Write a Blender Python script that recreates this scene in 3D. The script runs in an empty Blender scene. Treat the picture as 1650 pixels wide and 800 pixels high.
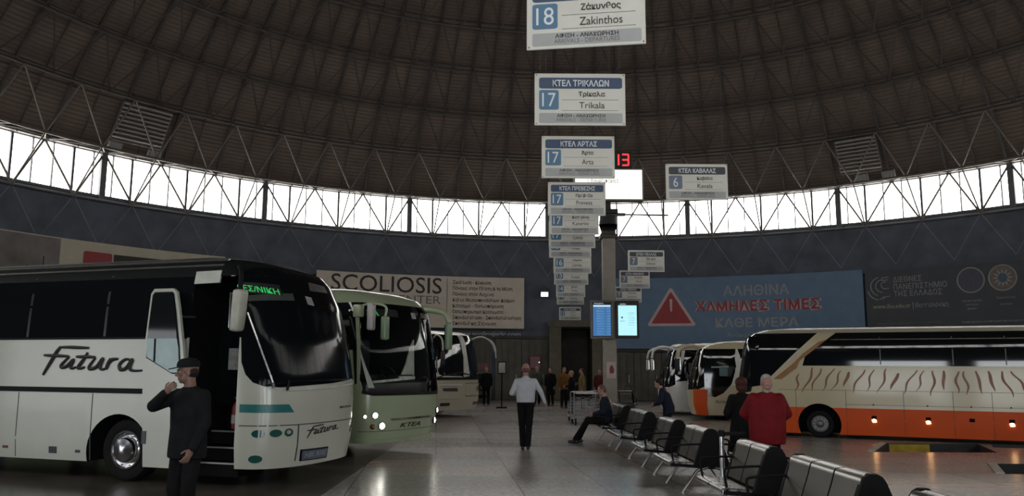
import bpy, bmesh, math, random
from mathutils import Vector, Matrix, Euler
from mathutils.geometry import delaunay_2d_cdt
PI = math.pi
S = bpy.context.scene
COL = S.collection
# ------------------------------------------------------------------ camera, world, light, exposure
cam_data = bpy.data.cameras.new('camera')
cam = bpy.data.objects.new('camera', cam_data); COL.objects.link(cam)
cam_data.sensor_width = 36.0
cam_data.lens = 36.0 * 1311.8 / 1650.0
cam_data.clip_end = 300
PITCH, ROLL, CAM_H = 0.1438, 0.0051, 1.72
fw = Vector((0, math.cos(PITCH), math.sin(PITCH))); up0 = Vector((0, -math.sin(PITCH), math.cos(PITCH))); r0 = Vector((1, 0, 0))
rt = math.cos(ROLL) * r0 + math.sin(ROLL) * up0
upv = -math.sin(ROLL) * r0 + math.cos(ROLL) * up0
cam.matrix_world = Matrix(((rt.x, upv.x, -fw.x, 0), (rt.y, upv.y, -fw.y, 0), (rt.z, upv.z, -fw.z, CAM_H), (0, 0, 0, 1)))
S.camera = cam
S.view_settings.view_transform = 'Standard'
S.view_settings.look = 'None'
S.view_settings.gamma = 1.0
S.view_settings.use_curve_mapping = False
S.view_settings.exposure = 0.0
try:
    S.cycles.use_denoising = True
    S.cycles.max_bounces = 8
    S.cycles.transparent_max_bounces = 12
    S.cycles.sample_clamp_indirect = 6.0
    S.cycles.caustics_reflective = False
    S.cycles.caustics_refractive = False
except Exception:
    pass
SKY = (0.93, 0.96, 1.0)
PANE_STRENGTH = 7.2          # overcast daylight on the frosted clerestory
world = bpy.data.worlds.new('overcast'); S.world = world; world.use_nodes = True
wn = world.node_tree.nodes['Background']; wn.inputs[0].default_value = (*SKY, 1); wn.inputs[1].default_value = 1.3

DOME_C = Vector((2.353, 18.987, 0)); WALL_R = 23.0; SPH_Z = -2.0129; SPH_R = 25.2241; PHASE = -0.0219
def on_ring(a, r, z): return Vector((DOME_C.x + r * math.sin(a), DOME_C.y + r * math.cos(a), z))

GATES = [(190, 12, 8.0), (177, 8, 8.0), (236, 16, 1.9)]   # azimuth of the open gates (deg from +Y), width in degrees
def gate_light(az, wdeg, power):
    ld = bpy.data.lights.new('gate_daylight', 'AREA'); ld.shape = 'RECTANGLE'
    ld.size = 2 * (WALL_R + .3) * math.sin(math.radians(wdeg) / 2) * 0.95
    ld.size_y = 2.6; ld.energy = power * PI * ld.size * ld.size_y; ld.color = (0.90, 0.96, 1.0)
    o = bpy.data.objects.new('gate_daylight', ld); COL.objects.link(o)
    a = math.radians(az)
    o.location = on_ring(a, WALL_R + 0.3, 1.4)
    d = (on_ring(a, 5, 1.4) - o.location)
    o.rotation_euler = d.to_track_quat('-Z', 'Y').to_euler()
for az, w, p in GATES: gate_light(az, w, p)

# ------------------------------------------------------------------ materials
M = {}
def mat(name, col, rough=0.5, metal=0.0, var=0.12, scale=6.0, emit=None, estr=0.0, bump=0.0, spec=0.5, coat=0.0):
    if name in M: return M[name]
    m = bpy.data.materials.new(name); m.use_nodes = True; M[name] = m
    nt = m.node_tree; b = nt.nodes['Principled BSDF']
    b.inputs['Roughness'].default_value = rough; b.inputs['Metallic'].default_value = metal
    b.inputs['Specular IOR Level'].default_value = spec
    b.inputs['Coat Weight'].default_value = coat; b.inputs['Coat Roughness'].default_value = 0.08
    tc = nt.nodes.new('ShaderNodeTexCoord'); nz = nt.nodes.new('ShaderNodeTexNoise')
    nz.inputs['Scale'].default_value = scale; nz.inputs['Detail'].default_value = 4
    nt.links.new(tc.outputs['Object'], nz.inputs['Vector'])
    cr = nt.nodes.new('ShaderNodeValToRGB')
    c = col
    cr.color_ramp.elements[0].position = 0.3; cr.color_ramp.elements[1].position = 0.7
    cr.color_ramp.elements[0].color = (c[0] * (1 - var), c[1] * (1 - var), c[2] * (1 - var), 1)
    cr.color_ramp.elements[1].color = (min(1, c[0] * (1 + var)), min(1, c[1] * (1 + var)), min(1, c[2] * (1 + var)), 1)
    nt.links.new(nz.outputs['Fac'], cr.inputs['Fac']); nt.links.new(cr.outputs['Color'], b.inputs['Base Color'])
    if emit:
        b.inputs['Emission Color'].default_value = (*emit, 1); b.inputs['Emission Strength'].default_value = estr
    if bump:
        bp = nt.nodes.new('ShaderNodeBump'); bp.inputs['Strength'].default_value = bump; bp.inputs['Distance'].default_value = 0.02
        nt.links.new(nz.outputs['Fac'], bp.inputs['Height']); nt.links.new(bp.outputs['Normal'], b.inputs['Normal'])
    return m
def glass_mat(name, tint, rough=0.03, ior=1.45, body=0.0):
    """thin tinted glass: transparent seen straight on, mirror-like at a slant"""
    if name in M: return M[name]
    m = bpy.data.materials.new(name); m.use_nodes = True; M[name] = m
    nt = m.node_tree; nt.nodes.remove(nt.nodes['Principled BSDF']); out = nt.nodes['Material Output']
    tr = nt.nodes.new('ShaderNodeBsdfTransparent'); tr.inputs[0].default_value = (*tint, 1)
    gl = nt.nodes.new('ShaderNodeBsdfGlossy'); gl.inputs['Roughness'].default_value = rough
    fr = nt.nodes.new('ShaderNodeFresnel'); fr.inputs['IOR'].default_value = ior
    mx = nt.nodes.new('ShaderNodeMixShader')
    nt.links.new(fr.outputs[0], mx.inputs[0]); nt.links.new(tr.outputs[0], mx.inputs[1]); nt.links.new(gl.outputs[0], mx.inputs[2])
    nt.links.new(mx.outputs[0], out.inputs[0])
    return m
def floor_mat():
    m = bpy.data.materials.new('polished_terrazzo'); m.use_nodes = True
    nt = m.node_tree; b = nt.nodes['Principled BSDF']; N = nt.nodes.new; L = nt.links.new
    tc = N('ShaderNodeTexCoord')
    big = N('ShaderNodeTexNoise'); big.inputs['Scale'].default_value = 0.35; big.inputs['Detail'].default_value = 5
    mp = N('ShaderNodeMapping'); mp.inputs['Scale'].default_value = (0.35, 1.3, 1); L(tc.outputs['Object'], mp.inputs['Vector']); L(mp.outputs[0], big.inputs['Vector'])
    r1 = N('ShaderNodeValToRGB'); e = r1.color_ramp.elements
    e[0].position = .38; e[0].color = (0.30, 0.278, 0.262, 1); e[1].position = .68; e[1].color = (0.40, 0.285, 0.225, 1)
    k = r1.color_ramp.elements.new(.52); k.color = (0.37, 0.348, 0.328, 1)
    L(big.outputs['Fac'], r1.inputs['Fac'])
    fine = N('ShaderNodeTexNoise'); fine.inputs['Scale'].default_value = 14; fine.inputs['Detail'].default_value = 6; L(tc.outputs['Object'], fine.inputs['Vector'])
    r2 = N('ShaderNodeValToRGB'); r2.color_ramp.elements[0].position = .25; r2.color_ramp.elements[0].color = (.62, .62, .62, 1); r2.color_ramp.elements[1].position = .75; r2.color_ramp.elements[1].color = (1.25, 1.25, 1.25, 1)
    L(fine.outputs['Fac'], r2.inputs['Fac'])
    mul = N('ShaderNodeMixRGB'); mul.blend_type = 'MULTIPLY'; mul.inputs[0].default_value = 1; L(r1.outputs[0], mul.inputs[1]); L(r2.outputs[0], mul.inputs[2])
    br = N('ShaderNodeTexBrick'); br.offset = 0.0; br.inputs['Scale'].default_value = 1.0
    br.inputs['Brick Width'].default_value = 1.2; br.inputs['Row Height'].default_value = 1.2; br.inputs['Mortar Size'].default_value = 0.012
    br.inputs['Color1'].default_value = (1, 1, 1, 1); br.inputs['Color2'].default_value = (.88, .88, .88, 1); br.inputs['Mortar'].default_value = (.35, .33, .32, 1)
    m2 = N('ShaderNodeMapping'); m2.inputs['Rotation'].default_value = (0, 0, -0.09); L(tc.outputs['Object'], m2.inputs['Vector']); L(m2.outputs[0], br.inputs['Vector'])
    mul2 = N('ShaderNodeMixRGB'); mul2.blend_type = 'MULTIPLY'; mul2.inputs[0].default_value = 1; L(mul.outputs[0], mul2.inputs[1]); L(br.outputs['Color'], mul2.inputs[2])
    L(mul2.outputs[0], b.inputs['Base Color'])
    rr = N('ShaderNodeMapRange'); rr.inputs[3].default_value = .17; rr.inputs[4].default_value = .33; L(big.outputs['Fac'], rr.inputs[0]); L(rr.outputs[0], b.inputs['Roughness'])
    b.inputs['Specular IOR Level'].default_value = 0.5
    bp = N('ShaderNodeBump'); bp.inputs['Strength'].default_value = .02; bp.inputs['Distance'].default_value = .01; L(fine.outputs['Fac'], bp.inputs['Height']); L(bp.outputs[0], b.inputs['Normal'])
    return m
def dome_mat():
    m = bpy.data.materials.new('corrugated_roof_lining'); m.use_nodes = True
    nt = m.node_tree; b = nt.nodes['Principled BSDF']; N = nt.nodes.new; L = nt.links.new
    tc = N('ShaderNodeTexCoord')
    sep = N('ShaderNodeSeparateXYZ'); L(tc.outputs['Object'], sep.inputs[0])
    at = N('ShaderNodeMath'); at.operation = 'ARCTAN2'
    dx = N('ShaderNodeMath'); dx.operation = 'MULTIPLY'; L(sep.outputs[0], dx.inputs[0]); L(sep.outputs[0], dx.inputs[1])
    dy = N('ShaderNodeMath'); dy.operation = 'MULTIPLY_ADD'; L(sep.outputs[1], dy.inputs[0]); L(sep.outputs[1], dy.inputs[1]); L(dx.outputs[0], dy.inputs[2])
    rr = N('ShaderNodeMath'); rr.operation = 'SQRT'; L(dy.outputs[0], rr.inputs[0])
    L(sep.outputs[2], at.inputs[0]); L(rr.outputs[0], at.inputs[1])           # elevation angle, about the sphere's centre
    fq = N('ShaderNodeMath'); fq.operation = 'MULTIPLY'; fq.inputs[1].default_value = 25.2 * 2 * PI / 0.17; L(at.outputs[0], fq.inputs[0])
    sn = N('ShaderNodeMath'); sn.operation = 'SINE'; L(fq.outputs[0], sn.inputs[0])
    nz = N('ShaderNodeTexNoise'); nz.inputs['Scale'].default_value = .55; nz.inputs['Detail'].default_value = 7; nz.inputs['Roughness'].default_value = .65; L(tc.outputs['Object'], nz.inputs['Vector'])
    r1 = N('ShaderNodeValToRGB'); e = r1.color_ramp.elements
    e[0].position = .3; e[0].color = (0.086, 0.064, 0.052, 1); e[1].position = .72; e[1].color = (0.155, 0.115, 0.092, 1)
    L(nz.outputs['Fac'], r1.inputs['Fac'])
    mr = N('ShaderNodeMapRange'); mr.inputs[1].default_value = -1; mr.inputs[2].default_value = 1; mr.inputs[3].default_value = .82; mr.inputs[4].default_value = 1.08; L(sn.outputs[0], mr.inputs[0])
    mul = N('ShaderNodeMixRGB'); mul.blend_type = 'MULTIPLY'; mul.inputs[0].default_value = 1; L(r1.outputs[0], mul.inputs[1]); L(mr.outputs[0], mul.inputs[2])
    L(mul.outputs[0], b.inputs['Base Color']); b.inputs['Roughness'].default_value = .75
    bp = N('ShaderNodeBump'); bp.inputs['Strength'].default_value = .3; bp.inputs['Distance'].default_value = .03; L(sn.outputs[0], bp.inputs['Height']); L(bp.outputs[0], b.inputs['Normal'])
    return m

# ------------------------------------------------------------------ mesh helpers
def frame_to(d):
    d = d.normalized(); u = Vector((0, 0, 1)) if abs(d.z) < .95 else Vector((1, 0, 0))
    x = u.cross(d).normalized(); y = d.cross(x).normalized()
    return x, y, d
class MB:
    def __init__(s): s.v = []; s.f = []; s.m = []
    def add(s, vs, fs, mi=0, mtx=None):
        o = len(s.v)
        s.v += [(mtx @ Vector(p)) if mtx is not None else Vector(p) for p in vs]
        s.f += [tuple(i + o for i in f) for f in fs]; s.m += [mi] * len(fs)
        return s
    def box(s, c, size, mi=0, rot=None, mtx=None):
        hx, hy, hz = size[0] / 2, size[1] / 2, size[2] / 2
        R = rot if rot is not None else Matrix.Identity(3)
        vs = [Vector(c) + R @ Vector((x * hx, y * hy, z * hz)) for x in (-1, 1) for y in (-1, 1) for z in (-1, 1)]
        return s.add(vs, [(0, 1, 3, 2), (4, 6, 7, 5), (0, 4, 5, 1), (2, 3, 7, 6), (0, 2, 6, 4), (1, 5, 7, 3)], mi, mtx)
    def rbox(s, c, size, r=.02, mi=0, rot=None, seg=2):
        bm = bmesh.new(); bmesh.ops.create_cube(bm, size=1)
        for v in bm.verts: v.co = Vector((v.co.x * size[0], v.co.y * size[1], v.co.z * size[2]))
        r = min(r, min(size) * .49)
        bmesh.ops.bevel(bm, geom=bm.edges[:], offset=r, segments=seg, affect='EDGES', profile=.5)
        R = rot if rot is not None else Matrix.Identity(3)
        vs = [Vector(c) + R @ v.co for v in bm.verts]; bm.verts.index_update()
        fs = [tuple(v.index for v in f.verts) for f in bm.faces]; bm.free()
        return s.add(vs, fs, mi)
    def bar(s, p, q, w, h=None, mi=0):
        p = Vector(p); q = Vector(q); x, y, d = frame_to(q - p); h = h or w
        vs = [b + x * (sx * w / 2) + y * (sy * h / 2) for b in (p, q) for sx, sy in ((-1, -1), (1, -1), (1, 1), (-1, 1))]
        return s.add(vs, [(0, 3, 2, 1), (4, 5, 6, 7)] + [(i, (i + 1) % 4, 4 + (i + 1) % 4, 4 + i) for i in range(4)], mi)
    def tube(s, pts, r, n=8, mi=0, closed=False):
        pts = [Vector(p) for p in pts]; k = len(pts); vs = []; fs = []
        rs = r if isinstance(r, (list, tuple)) else [r] * k
        px = None
        for i, p in enumerate(pts):
            a = pts[i - 1] if i or closed else p; b = pts[(i + 1) % k] if i < k - 1 or closed else p
            d = (b - a).normalized()
            if px is None: x, y, d = frame_to(d)
            else:
                x = (px - d * px.dot(d))
                x = x.normalized() if x.length > 1e-6 else frame_to(d)[0]
                y = d.cross(x)
            px = x
            vs += [p + (x * math.cos(2 * PI * j / n) + y * math.sin(2 * PI * j / n)) * rs[i] for j in range(n)]
        rng = k if closed else k - 1
        for i in range(rng):
            for j in range(n):
                a = i * n; b = ((i + 1) % k) * n
                fs.append((a + j, a + (j + 1) % n, b + (j + 1) % n, b + j))
        if not closed: fs += [tuple(range(n))[::-1], tuple((k - 1) * n + j for j in range(n))]
        return s.add(vs, fs, mi)
    def cyl(s, p, q, r, r2=None, n=20, mi=0): return s.tube([p, q], [r, r if r2 is None else r2], n, mi)
    def lathe(s, prof, n=24, mi=0, mtx=None):
        """prof: (radius, height) about local z"""
        vs = []; fs = []; k = len(prof)
        for r, z in prof: vs += [(r * math.cos(2 * PI * j / n), r * math.sin(2 * PI * j / n), z) for j in range(n)]
        for i in range(k - 1):
            for j in range(n): fs.append((i * n + j, i * n + (j + 1) % n, (i + 1) * n + (j + 1) % n, (i + 1) * n + j))
        if prof[0][0] > 1e-5: fs.append(tuple(range(n))[::-1])
        if prof[-1][0] > 1e-5: fs.append(tuple((k - 1) * n + j for j in range(n)))
        return s.add(vs, fs, mi, mtx)
    def prism(s, poly, d0, d1, fn, mi=0):
        """poly: 2-D outline; fn(a, b, depth) -> 3-D point"""
        n = len(poly)
        vs = [fn(a, b, d0) for a, b in poly] + [fn(a, b, d1) for a, b in poly]
        return s.add(vs, [tuple(range(n))[::-1], tuple(range(n, 2 * n))] + [(i, (i + 1) % n, n + (i + 1) % n, n + i) for i in range(n)], mi)
    def sphere(s, c, r, n=12, mi=0, rot=None):
        rr = r if isinstance(r, (list, tuple)) else (r, r, r); vs = []; fs = []; R = rot or Matrix.Identity(3)
        m_ = n // 2
        for i in range(m_ + 1):
            t = PI * i / m_
            for j in range(n): vs.append(Vector(c) + R @ Vector((rr[0] * math.sin(t) * math.cos(2 * PI * j / n), rr[1] * math.sin(t) * math.sin(2 * PI * j / n), rr[2] * math.cos(t))))
        for i in range(m_):
            for j in range(n): fs.append((i * n + j, (i + 1) * n + j, (i + 1) * n + (j + 1) % n, i * n + (j + 1) % n))
        return s.add(vs, fs, mi)
    def mesh(s, name, mats, smooth=False, merge=True):
        me = bpy.data.meshes.new(name); me.from_pydata([tuple(v) for v in s.v], [], s.f)
        for m in mats: me.materials.append(m)
        me.polygons.foreach_set('material_index', s.m)
        if merge:
            bm = bmesh.new(); bm.from_mesh(me); bmesh.ops.remove_doubles(bm, verts=bm.verts, dist=1e-5)
            bmesh.ops.dissolve_degenerate(bm, edges=bm.edges, dist=1e-6)
            bmesh.ops.recalc_face_normals(bm, faces=bm.faces); bm.to_mesh(me); bm.free()
        if smooth: auto_smooth(me, smooth if smooth is not True else 40)
        me.update(); return me
    def build(s, name, mats, parent=None, smooth=False, merge=True):
        if not isinstance(mats, (list, tuple)): mats = [mats]
        return link(name, s.mesh(name, mats, smooth, merge), parent)
def auto_smooth(me, deg):
    bm = bmesh.new(); bm.from_mesh(me)
    for f in bm.faces: f.smooth = True
    for e in bm.edges: e.smooth = not (len(e.link_faces) == 2 and e.calc_face_angle(0) > math.radians(deg))
    bm.to_mesh(me); bm.free()
def link(name, data, parent=None):
    o = bpy.data.objects.new(name, data); COL.objects.link(o)
    if parent: o.parent = parent
    return o
def empty(name, loc=(0, 0, 0), rz=0, parent=None):
    o = bpy.data.objects.new(name, None); COL.objects.link(o); o.location = loc; o.rotation_euler = (0, 0, rz); o.empty_display_size = .2
    if parent: o.parent = parent
    return o
def tag(o, label, cat, group=None):
    o['label'] = label; o['category'] = cat
    if group: o['group'] = group
    return o
def struct(o): o['kind'] = 'structure'; return o
def copy_tree(o, parent=None):
    c = o.copy(); COL.objects.link(c); c.parent = parent
    for ch in list(o.children): copy_tree(ch, c)
    return c
DG = None
def eval_mesh(o):
    dg = bpy.context.evaluated_depsgraph_get(); dg.update()
    return bpy.data.meshes.new_from_object(o.evaluated_get(dg))
def text_mesh(txt, width=None, height=None, bold=0.0, depth=0.004, align='CENTER', italic=0.0, spacing=1.0):
    """lettering in the XY plane, lower-left or centre at the origin, facing +Z"""
    cu = bpy.data.curves.new('t', 'FONT'); cu.body = txt; cu.align_x = 'LEFT'; cu.align_y = 'BOTTOM_BASELINE'
    cu.extrude = depth / 2; cu.offset = bold; cu.shear = italic; cu.size = 1.0; cu.space_character = spacing; cu.resolution_u = 3
    o = bpy.data.objects.new('t', cu); COL.objects.link(o)
    me = eval_mesh(o); bpy.data.objects.remove(o); bpy.data.curves.remove(cu)
    xs = [v.co.x for v in me.vertices] or [0, 1]; ys = [v.co.y for v in me.vertices] or [0, 1]
    w = max(xs) - min(xs); h = max(ys) - min(ys)
    if height is not None:
        sy = height / h; sx = sy if width is None else width / w
    else: sx = sy = width / w
    ox = (min(xs) + max(xs)) / 2 if align == 'CENTER' else min(xs); oy = (min(ys) + max(ys)) / 2
    zs = max(abs(v.co.z) for v in me.vertices) or 1
    for v in me.vertices: v.co = Vector(((v.co.x - ox) * sx, (v.co.y - oy) * sy, v.co.z / zs * depth / 2))
    return me
def text(txt, m, parent, fn, name='lettering', **kw):
    """fn maps (x, y, lift) of the lettering plane to the parent's space"""
    me = text_mesh(txt, **kw)
    for v in me.vertices: v.co = fn(v.co.x, v.co.y, v.co.z)
    me.materials.clear(); me.materials.append(m)
    return link(name, me, parent)
def patch(poly, fn, mats, name, parent, off=.006, thick=.012, step=.12, smooth=30, n_of=None):
    """a plate following a curved surface: poly in the surface's own (a, b) coordinates, fn(a, b) -> point; returns the object"""
    pts = []
    k = len(poly)
    for i in range(k):
        a = Vector(poly[i]); b = Vector(poly[(i + 1) % k]); n = max(1, int((b - a).length / step))
        pts += [a + (b - a) * (j / n) for j in range(n)]
    nb = len(pts); loop = list(range(nb))
    xs = [p.x for p in pts]; ys = [p.y for p in pts]
    def inside(x, y):
        c = False
        for i in range(nb):
            p, q = pts[i], pts[i - 1]
            if (p.y > y) != (q.y > y) and x < (q.x - p.x) * (y - p.y) / (q.y - p.y) + p.x: c = not c
        return c
    gx = min(xs) + step / 2
    allp = list(pts)
    while gx < max(xs):
        gy = min(ys) + step / 2
        while gy < max(ys):
            if inside(gx, gy) and min((Vector((gx, gy)) - p).length for p in pts) > step * .45: allp.append(Vector((gx, gy)))
            gy += step
        gx += step
    vs, es, fs, *_ = delaunay_2d_cdt(allp, [(i, (i + 1) % nb) for i in range(nb)], [loop], 1, 1e-6)
    e = 1e-3
    def nrm(a, b):
        t1 = Vector(fn(a + e, b)) - Vector(fn(a - e, b)); t2 = Vector(fn(a, b + e)) - Vector(fn(a, b - e))
        n = t1.cross(t2)
        if n.length < 1e-12: n = Vector((1, 0, 0))
        n.normalize()
        if n_of is not None and n.dot(n_of(a, b)) < 0: n = -n
        return n
    top = []; bot = []
    for v in vs:
        p = Vector(fn(v.x, v.y)); n = nrm(v.x, v.y); top.append(p + n * off); bot.append(p + n * (off - thick))
    mb = MB(); nv = len(vs)
    from collections import Counter
    edges = Counter()
    for f in fs:
        for i in range(len(f)): edges[tuple(sorted((f[i], f[(i + 1) % len(f)])))] += 1
    F = [tuple(f) for f in fs]
    side = []
    for (a, b), c in edges.items():
        if c == 1: side.append((a, b, b + nv, a + nv))
    mb.add(top + bot, F + [tuple(i + nv for i in f[::-1]) for f in F] + side)
    return mb.build(name, mats, parent, smooth=smooth)
# ------------------------------------------------------------------ the hall
M_floor = floor_mat(); M_dome = dome_mat()
M_wall = mat('wall_panel_slate', (0.086, 0.099, 0.128), .7, 0, .25, 1.2)  # bluish tone has the glare below the windows painted into the wall colour
M_wallb = mat('wall_panel_brown', (0.095, 0.088, 0.070), .7, 0, .25, 1.5)
M_conc = mat('grey_concrete', (0.20, 0.18, 0.155), .8, 0, .2, 3, bump=.15)
M_steel = mat('painted_truss_steel', (0.155, 0.140, 0.125), .55, .3, .25, 3)
M_steeld = mat('dark_rib_steel', (0.060, 0.052, 0.046), .6, .2, .25, 3)
M_rod = mat('galvanised_rod', (0.26, 0.26, 0.27), .45, .5, .15, 3)
M_post = mat('window_post_grey', (0.11, 0.115, 0.125), .5, .2, .15, 3)
M_pitw = mat('pit_black', (0.02, 0.02, 0.022), .6, 0, .3, 4)
M_yel = mat('safety_yellow', (0.40, 0.28, 0.02), .6, 0, .25, 5)
M_kerb = mat('pale_kerb', (0.42, 0.38, 0.33), .6, 0, .2, 5)
M_dark = mat('matt_black', (0.010, 0.010, 0.011), .55, 0, .2, 8)
M_pane = mat('frosted_daylit_glass', (0.8, 0.82, 0.85), .25, 0, .02, 2, emit=(1.0, 0.975, 0.93), estr=PANE_STRENGTH)
# floor with the sunken pits cut out
PITS = [[(8.61, 19.14), (7.47, 17.18), (10.02, 17.18), (10.70, 19.12)],
        [(10.95, 19.0), (10.58, 18.3), (12.2, 17.9), (12.6, 18.35)],
        [(8.81, 15.2), (8.10, 13.75), (9.4, 13.75), (10.1, 15.24)]]
bm = bmesh.new()
def loop(pts): 
    vs = [bm.verts.new((p[0], p[1], 0)) for p in pts]
    return [bm.edges.new((vs[i], vs[(i + 1) % len(vs)])) for i in range(len(vs))]
es = loop([(DOME_C.x + (WALL_R + 6) * math.sin(2 * PI * i / 96), DOME_C.y + (WALL_R + 6) * math.cos(2 * PI * i / 96)) for i in range(96)])
for p in PITS: es += loop(p)
bmesh.ops.triangle_fill(bm, edges=es, use_beauty=True, use_dissolve=False)
for f in bm.faces:
    f.normal_update()
    if f.normal.z < 0: f.normal_flip()
me = bpy.data.meshes.new('floor'); bm.to_mesh(me); bm.free(); me.materials.append(M_floor)
struct(link('floor', me))
# the darker bus lane along the left side
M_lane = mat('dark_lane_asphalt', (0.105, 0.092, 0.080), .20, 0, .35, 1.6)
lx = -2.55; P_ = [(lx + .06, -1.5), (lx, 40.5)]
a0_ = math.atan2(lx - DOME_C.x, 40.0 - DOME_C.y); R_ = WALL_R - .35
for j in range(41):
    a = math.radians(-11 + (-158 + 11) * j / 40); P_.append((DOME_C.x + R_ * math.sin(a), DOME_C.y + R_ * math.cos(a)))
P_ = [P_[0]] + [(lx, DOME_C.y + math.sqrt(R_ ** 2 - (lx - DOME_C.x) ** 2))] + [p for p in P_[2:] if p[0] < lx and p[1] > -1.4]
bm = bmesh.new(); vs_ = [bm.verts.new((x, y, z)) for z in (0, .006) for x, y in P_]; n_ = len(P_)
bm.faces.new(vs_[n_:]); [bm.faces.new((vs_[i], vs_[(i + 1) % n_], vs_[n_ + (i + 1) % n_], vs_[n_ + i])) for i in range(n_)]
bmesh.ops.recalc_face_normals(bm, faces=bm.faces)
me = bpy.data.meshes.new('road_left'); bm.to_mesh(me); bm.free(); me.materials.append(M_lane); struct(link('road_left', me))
for i, p in enumerate(PITS):
    mb = MB(); n = 4; d = .9 if i == 0 else .55
    vs = [(q[0], q[1], 0) for q in p] + [(q[0], q[1], -d) for q in p]
    mb.add(vs, [(4, 5, 6, 7)], 0)
    for k in range(4): mb.add(vs, [(k, (k + 1) % 4, 4 + (k + 1) % 4, 4 + k)], 0)
    if i == 0:   # the far side is painted yellow along its first half
        a = Vector((*p[0], 0)); b = Vector((*p[3], 0)); m_ = a.lerp(b, .47); o = Vector((0, -.02, 0))
        mb.add([a + o + Vector((.06, 0, -.02)), m_ + o + Vector((0, 0, -.02)), m_ + o + Vector((0, 0, -.8)), a + o + Vector((.06, 0, -.8))], [(0, 1, 2, 3)], 1)
    struct(mb.build('floor_pit', [M_pitw, M_yel], merge=False))
for n_, (a, b) in enumerate([(PITS[0][0], PITS[0][1]), (PITS[2][0], PITS[2][1])]):
    a = Vector((*a, .012)); b = Vector((*b, .012)); o = Vector((-.13, 0, 0))
    struct(MB().box((a + b) / 2 + o * .5, (.13, (b - a).length, .02), 0, Matrix.Rotation(math.atan2(b.x - a.x, -(b.y - a.y)), 3, 'Z')).build(f'trim_{n_ + 1}', M_kerb))

# wall ring: whole in front, gates behind the camera
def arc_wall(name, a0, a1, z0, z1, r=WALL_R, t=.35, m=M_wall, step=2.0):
    n = max(1, int(abs(a1 - a0) / step)); mb = MB(); vs = []; fs = []
    for i in range(n + 1):
        a = math.radians(a0 + (a1 - a0) * i / n)
        vs += [on_ring(a, r, z0), on_ring(a, r, z1), on_ring(a, r + t, z1), on_ring(a, r + t, z0)]
    for i in range(n):
        for j in range(4): fs.append((i * 4 + j, i * 4 + (j + 1) % 4, i * 4 + 4 + (j + 1) % 4, i * 4 + 4 + j))
    fs += [(0, 1, 2, 3), (n * 4 + 3, n * 4 + 2, n * 4 + 1, n * 4)]
    mb.add(vs, fs); o = mb.build(name, m); return struct(o)
SILL = 8.34; HEAD = 10.2
PORTAL = (0.4, 4.6)   # open doorway in the back wall, degrees
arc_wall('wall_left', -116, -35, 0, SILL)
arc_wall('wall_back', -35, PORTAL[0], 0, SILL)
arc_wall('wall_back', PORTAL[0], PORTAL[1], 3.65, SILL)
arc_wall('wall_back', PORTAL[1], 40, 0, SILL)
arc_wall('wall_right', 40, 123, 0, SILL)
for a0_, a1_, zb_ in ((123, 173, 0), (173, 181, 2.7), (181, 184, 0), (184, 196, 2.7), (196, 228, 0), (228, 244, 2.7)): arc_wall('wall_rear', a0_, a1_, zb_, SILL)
# lower cladding of the back wall: sheet-metal sliding gates, concrete piers, the dark passage
arc_wall('baseboard_back', -35, PORTAL[0] - 1.2, 0, .22, WALL_R - .06, .06, M_dark)
def gate_door(name, a0, a1, z1, leaves):
    root = struct(empty(name, on_ring(math.radians((a0 + a1) / 2), WALL_R - .05, 0)))
    base = root.location.copy()
    for k in range(leaves):
        b0 = a0 + (a1 - a0) * k / leaves + .05; b1 = a0 + (a1 - a0) * (k + 1) / leaves - .05
        mb = MB(); n = 4
        p, q = on_ring(math.radians(b0), WALL_R - .08, 0) - base, on_ring(math.radians(b1), WALL_R - .08, 0) - base
        mb.bar(p + Vector((0, 0, z1 / 2)), q + Vector((0, 0, z1 / 2)), .06, z1 - .06, 0)
        for j in range(1, n): 
            c = p.lerp(q, j / n); mb.box((c.x, c.y - .05, z1 / 2), (.04, .03, z1 - .2), 0)
        mb.build('leaf', M_wallb, root)
        MB().box((q.x - .25, q.y - .10, 1.1), (.05, .06, .4)).build('handle', M_rod, root)
    t = MB(); t.bar(on_ring(math.radians(a0), WALL_R - .12, z1 + .08) - base, on_ring(math.radians(a1), WALL_R - .12, z1 + .08) - base, .12, .14); t.build('track', M_steeld, root)
gate_door('door_1', -27, -15.2, 3.1, 3)
gate_door('door_2', -14.8, -8.4, 3.1, 2)
gate_door('door_3', -8.0, -1.2, 3.1, 2)
gate_door('door_4', 6.2, 20, 2.45, 4)
def pier(name, az, w, z1, m=M_conc):
    c = on_ring(math.radians(az), WALL_R - .25, 0); mb = MB()
    mb.rbox((0, 0, z1 / 2), (w, .5, z1), .03, 0, Matrix.Rotation(-math.radians(az), 3, 'Z'))
    o = mb.build(name, m); o.location = c; return struct(o)
M_pier = mat('pier_olive_concrete', (0.115, 0.105, 0.075), .8, 0, .2, 3)
pier('pillar_back', -.35, .62, 3.75, M_pier); pier('pillar_back', 5.0, .5, 3.75, M_pier)
mb = MB(); mb.bar(on_ring(math.radians(-1.2), WALL_R - .3, 3.85), on_ring(math.radians(5.6), WALL_R - .3, 3.85), .5, .3); struct(mb.build('lintel_back', M_pier))
mb = MB()
a_, b_ = on_ring(math.radians(PORTAL[0]), WALL_R + .35, 0), on_ring(math.radians(PORTAL[1]), WALL_R + .35, 0)
for p in (a_, b_): mb.box((p.x, p.y + 1.4, 1.85), (.12, 2.8, 3.7))
mb.box(((a_.x + b_.x) / 2, a_.y + 2.8, 1.85), (b_.x - a_.x + .12, .12, 3.7)); mb.box(((a_.x + b_.x) / 2, a_.y + 1.4, 3.7), (b_.x - a_.x + .12, 2.8, .1))
struct(mb.build('wall_passage', M_wallb))
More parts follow.
